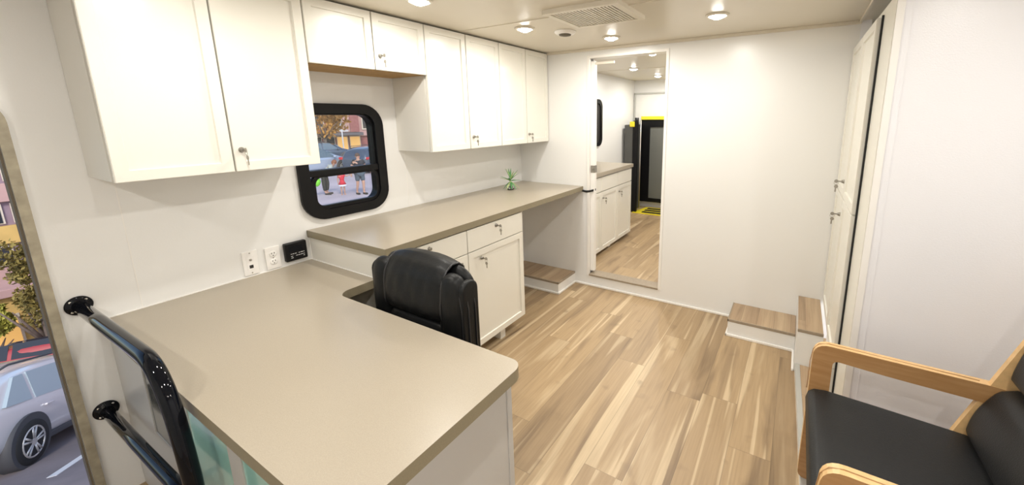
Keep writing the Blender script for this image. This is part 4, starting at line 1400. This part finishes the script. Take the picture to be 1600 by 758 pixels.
def person(label, loc, rz, H_, shirt, legs, hair, pose, sleeve='short', pants='shorts', dress=False, shoe=None):
    """front towards +x; pose = dict of joints in units of height"""
    k = H_
    J = dict(pel=(0, 0, .53), wai=(0, 0, .62), che=(0, 0, .73), nek=(0, 0, .835), hd0=(.005, 0, .875), hd1=(.008, 0, .93), hd2=(0, 0, .975))
    for s, n in ((1, 'L'), (-1, 'R')):
        J['sh' + n] = (0, s * .105, .805); J['el' + n] = (-.01, s * .15, .64); J['wr' + n] = (.05, s * .15, .51)
        J['hp' + n] = (0, s * .05, .50); J['kn' + n] = (.01, s * .055, .28); J['an' + n] = (0, s * .055, .05); J['to' + n] = (.11, s * .065, .018)
    J.update(pose)
    P = {n: Vector(v) * k for n, v in J.items()}
    R = dict(pel=.078, wai=.068, che=.082, nek=.032, hd0=.040, hd1=.050, hd2=.034)
    pts, idx, ed = [], {}, []
    def add(n, p, r):
        idx[n] = len(pts); pts.append((p.x, p.y, p.z, r * k)); return idx[n]
    for n in ('pel', 'wai', 'che', 'nek', 'hd0', 'hd1', 'hd2'): add(n, P[n], R[n])
    ed += [(idx[a], idx[b]) for a, b in (('pel', 'wai'), ('wai', 'che'), ('che', 'nek'), ('nek', 'hd0'), ('hd0', 'hd1'), ('hd1', 'hd2'))]
    for s, n in ((1, 'L'), (-1, 'R')):
        for a, r in (('sh', .040), ('el', .027), ('wr', .018), ('hp', .056), ('kn', .036), ('an', .023), ('to', .017)): add(a + n, P[a + n], r)
        ed += [(idx['che'], idx['sh' + n]), (idx['sh' + n], idx['el' + n]), (idx['el' + n], idx['wr' + n]), (idx['pel'], idx['hp' + n]), (idx['hp' + n], idx['kn' + n]), (idx['kn' + n], idx['an' + n]), (idx['an' + n], idx['to' + n])]
        d = (P['wr' + n] - P['el' + n]).normalized()
        sd_ = d.cross(V(1, 0, .3)).normalized()
        pm = P['wr' + n] + d * .035 * k
        add('pm' + n, pm, .019)
        ed.append((idx['wr' + n], idx['pm' + n]))
        for f in range(4):
            b_ = pm + d * .022 * k + sd_ * (f - 1.5) * .0115 * k
            tip = b_ + (d + V(.35, 0, -.1)).normalized() * (.034, .040, .038, .030)[f] * k
            add('f%d' % f + n, b_, .0058); add('g%d' % f + n, tip, .0045)
            ed += [(idx['pm' + n], idx['f%d' % f + n]), (idx['f%d' % f + n], idx['g%d' % f + n])]
        add('th' + n, pm + (d * .6 + V(.8, 0, 0)).normalized() * .035 * k, .0058)
        ed.append((idx['pm' + n], idx['th' + n]))
    t = thing('person', label, 'person', loc, rz=rz)
    skin_mesh('body', pts, ed, X['skin'], t)
    # face
    hc = P['hd1']
    ax = (P['hd2'] - P['hd0']).normalized()
    fw_ = V(1, 0, 0); fw_ = (fw_ - ax * fw_.dot(ax)).normalized()
    lf_ = ax.cross(fw_)
    m = MB(X['skin'], X['dark'], X['red'])
    m.ball(hc + fw_ * .053 * k - ax * .012 * k, .009 * k, 8, scale=(1, .8, 1.3))
    for s in (-1, 1):
        m.ball(hc + fw_ * .046 * k + lf_ * s * .018 * k + ax * .004 * k, .005 * k, 8, mi=1)
        m.ball(hc + lf_ * s * .050 * k - ax * .01 * k, .011 * k, 8, scale=(.8, .5, 1.3))
    m.ball(hc + fw_ * .046 * k - ax * .030 * k, .010 * k, 8, mi=2, scale=(.4, 1.4, .4))
    m.build('face', t)
    m = MB(hair)
    m.ball(hc + ax * .014 * k - fw_ * .012 * k, .056 * k, 14, scale=(1, 1, 1.05))
    if dress or pants == 'trousers':
        m.ball(hc - ax * .02 * k - fw_ * .035 * k, .045 * k, 12, scale=(.8, 1.1, 1.3))
    m.build('hair', t)
    # shirt
    q = [tuple(P['pel'] + V(0, 0, .0)) + (.086 * k,), tuple(P['wai']) + (.078 * k,), tuple(P['che']) + (.092 * k,), tuple(P['nek'] - V(0, 0, .03) * k) + (.048 * k,)]
    e = [(0, 1), (1, 2), (2, 3)]
    for n in 'LR':
        i0 = len(q)
        q.append(tuple(P['sh' + n]) + (.050 * k,))
        u = .55 if sleeve == 'short' else .95
        q.append(tuple(P['sh' + n].lerp(P['el' + n], u)) + (.041 * k,))
        e += [(2, i0), (i0, i0 + 1)]
    skin_mesh('dress_top' if dress else 'shirt', q, e, shirt, t)
    if dress:
        m = MB(shirt, X['whitec'])
        c0 = P['wai']; c1 = P['hpL'].lerp(P['knL'], .45); c1 = V((P['hpL'].x), 0, c1.z)
        prof = [(.075 * k, c0.z), (.10 * k, c0.z - .08 * k), (.15 * k, c1.z + .03 * k)]
        m.lathe(prof, (0, 0, 0), 20)
        m.lathe([(.15 * k, c1.z + .03 * k), (.17 * k, c1.z - .04 * k)], (0, 0, 0), 20, mi=1)
        m.build('skirt', t, label='red skirt with pale hem')
    else:
        q = [tuple(P['pel'] + V(0, 0, .02 * k)) + (.088 * k,)]
        e = []
        for n in 'LR':
            i0 = len(q)
            q.append(tuple(P['hp' + n]) + (.068 * k,))
            if pants == 'shorts':
                q.append(tuple(P['hp' + n].lerp(P['kn' + n], .85)) + (.056 * k,))
                e += [(0, i0), (i0, i0 + 1)]
            else:
                q.append(tuple(P['kn' + n]) + (.050 * k,)); q.append(tuple(P['kn' + n].lerp(P['an' + n], .8)) + (.042 * k,))
                e += [(0, i0), (i0, i0 + 1), (i0 + 1, i0 + 2)]
        skin_mesh('shorts' if pants == 'shorts' else 'trousers', q, e, legs, t)
    for n in 'LR':
        a, b = P['an' + n], P['to' + n]
        m = MB(shoe or X['dark'])
        mid = (a + b) / 2
        dd = (b - a); yaw = math.atan2(dd.y, dd.x)
        c_ = V(mid.x + .01 * k, mid.y, .024 * k)
        m.box(c_.x - .075 * k, c_.y - .027 * k, 0.0, c_.x + .075 * k, c_.y + .027 * k, .045 * k, bev=.018 * k, seg=3, rot=Matrix.Rotation(yaw, 3, 'Z'))
        m.build('shoe', t)
    return t
back = vd + PI        # facing the camera
person('man in dark polo shirt and grey shorts walking on the plaza', (-13.82, 6.96, PLZ), back + 0.3, 1.78, X['navy'], X['shorts'], X['hair2'],
       dict(elL=(.0, .16, .64), wrL=(.11, .19, .57), elR=(-.02, -.17, .645), wrR=(.06, -.21, .53), knL=(.05, .055, .28), anL=(.02, .055, .05), toL=(.12, .065, .018), knR=(-.01, -.055, .28), anR=(-.09, -.06, .065), toR=(.0, -.06, .018)))
person('small child in red dress with pale hem standing between two adults', (-14.49, 6.57, PLZ), back, 1.02, X['red'], X['red'], X['hair2'],
       dict(elL=(.02, .18, .76), wrL=(.04, .26, .80)), dress=True, shoe=X['skin'])
person('woman in black trousers and pale top bending forward on the plaza', (-15.13, 6.21, PLZ), vd - PI / 2 - 0.35, 1.66, X['sage'], X['trousers'], X['hair1'],
       dict(wai=(.06, 0, .61), che=(.15, 0, .69), nek=(.22, 0, .76), hd0=(.245, 0, .79), hd1=(.275, 0, .825), hd2=(.285, 0, .87),
            shL=(.19, .10, .74), shR=(.19, -.10, .74), elL=(.20, .14, .58), elR=(.22, -.14, .58), wrL=(.29, .10, .52), wrR=(.31, -.10, .53), knL=(.04, .05, .28), knR=(-.02, -.05, .28)), pants='trousers')
t = thing('balloon', 'lime green balloon floating above the plaza beside the woman', 'balloon', (-15.01, 5.81, -1.05))
m = MB(X['green'])
m.lathe([(0.001, -.19), (.03, -.18), (.10, -.12), (.145, -.02), (.15, .05), (.125, .12), (.07, .165), (.001, .18)], (0, 0, 0), 24)
m.build('balloon_skin', t)
MB(X['pole']).tube([(0, 0, -.19), (0.02, 0, -.35), (0, 0.02, -.59)], 0.004, seg=6).build('string', t)
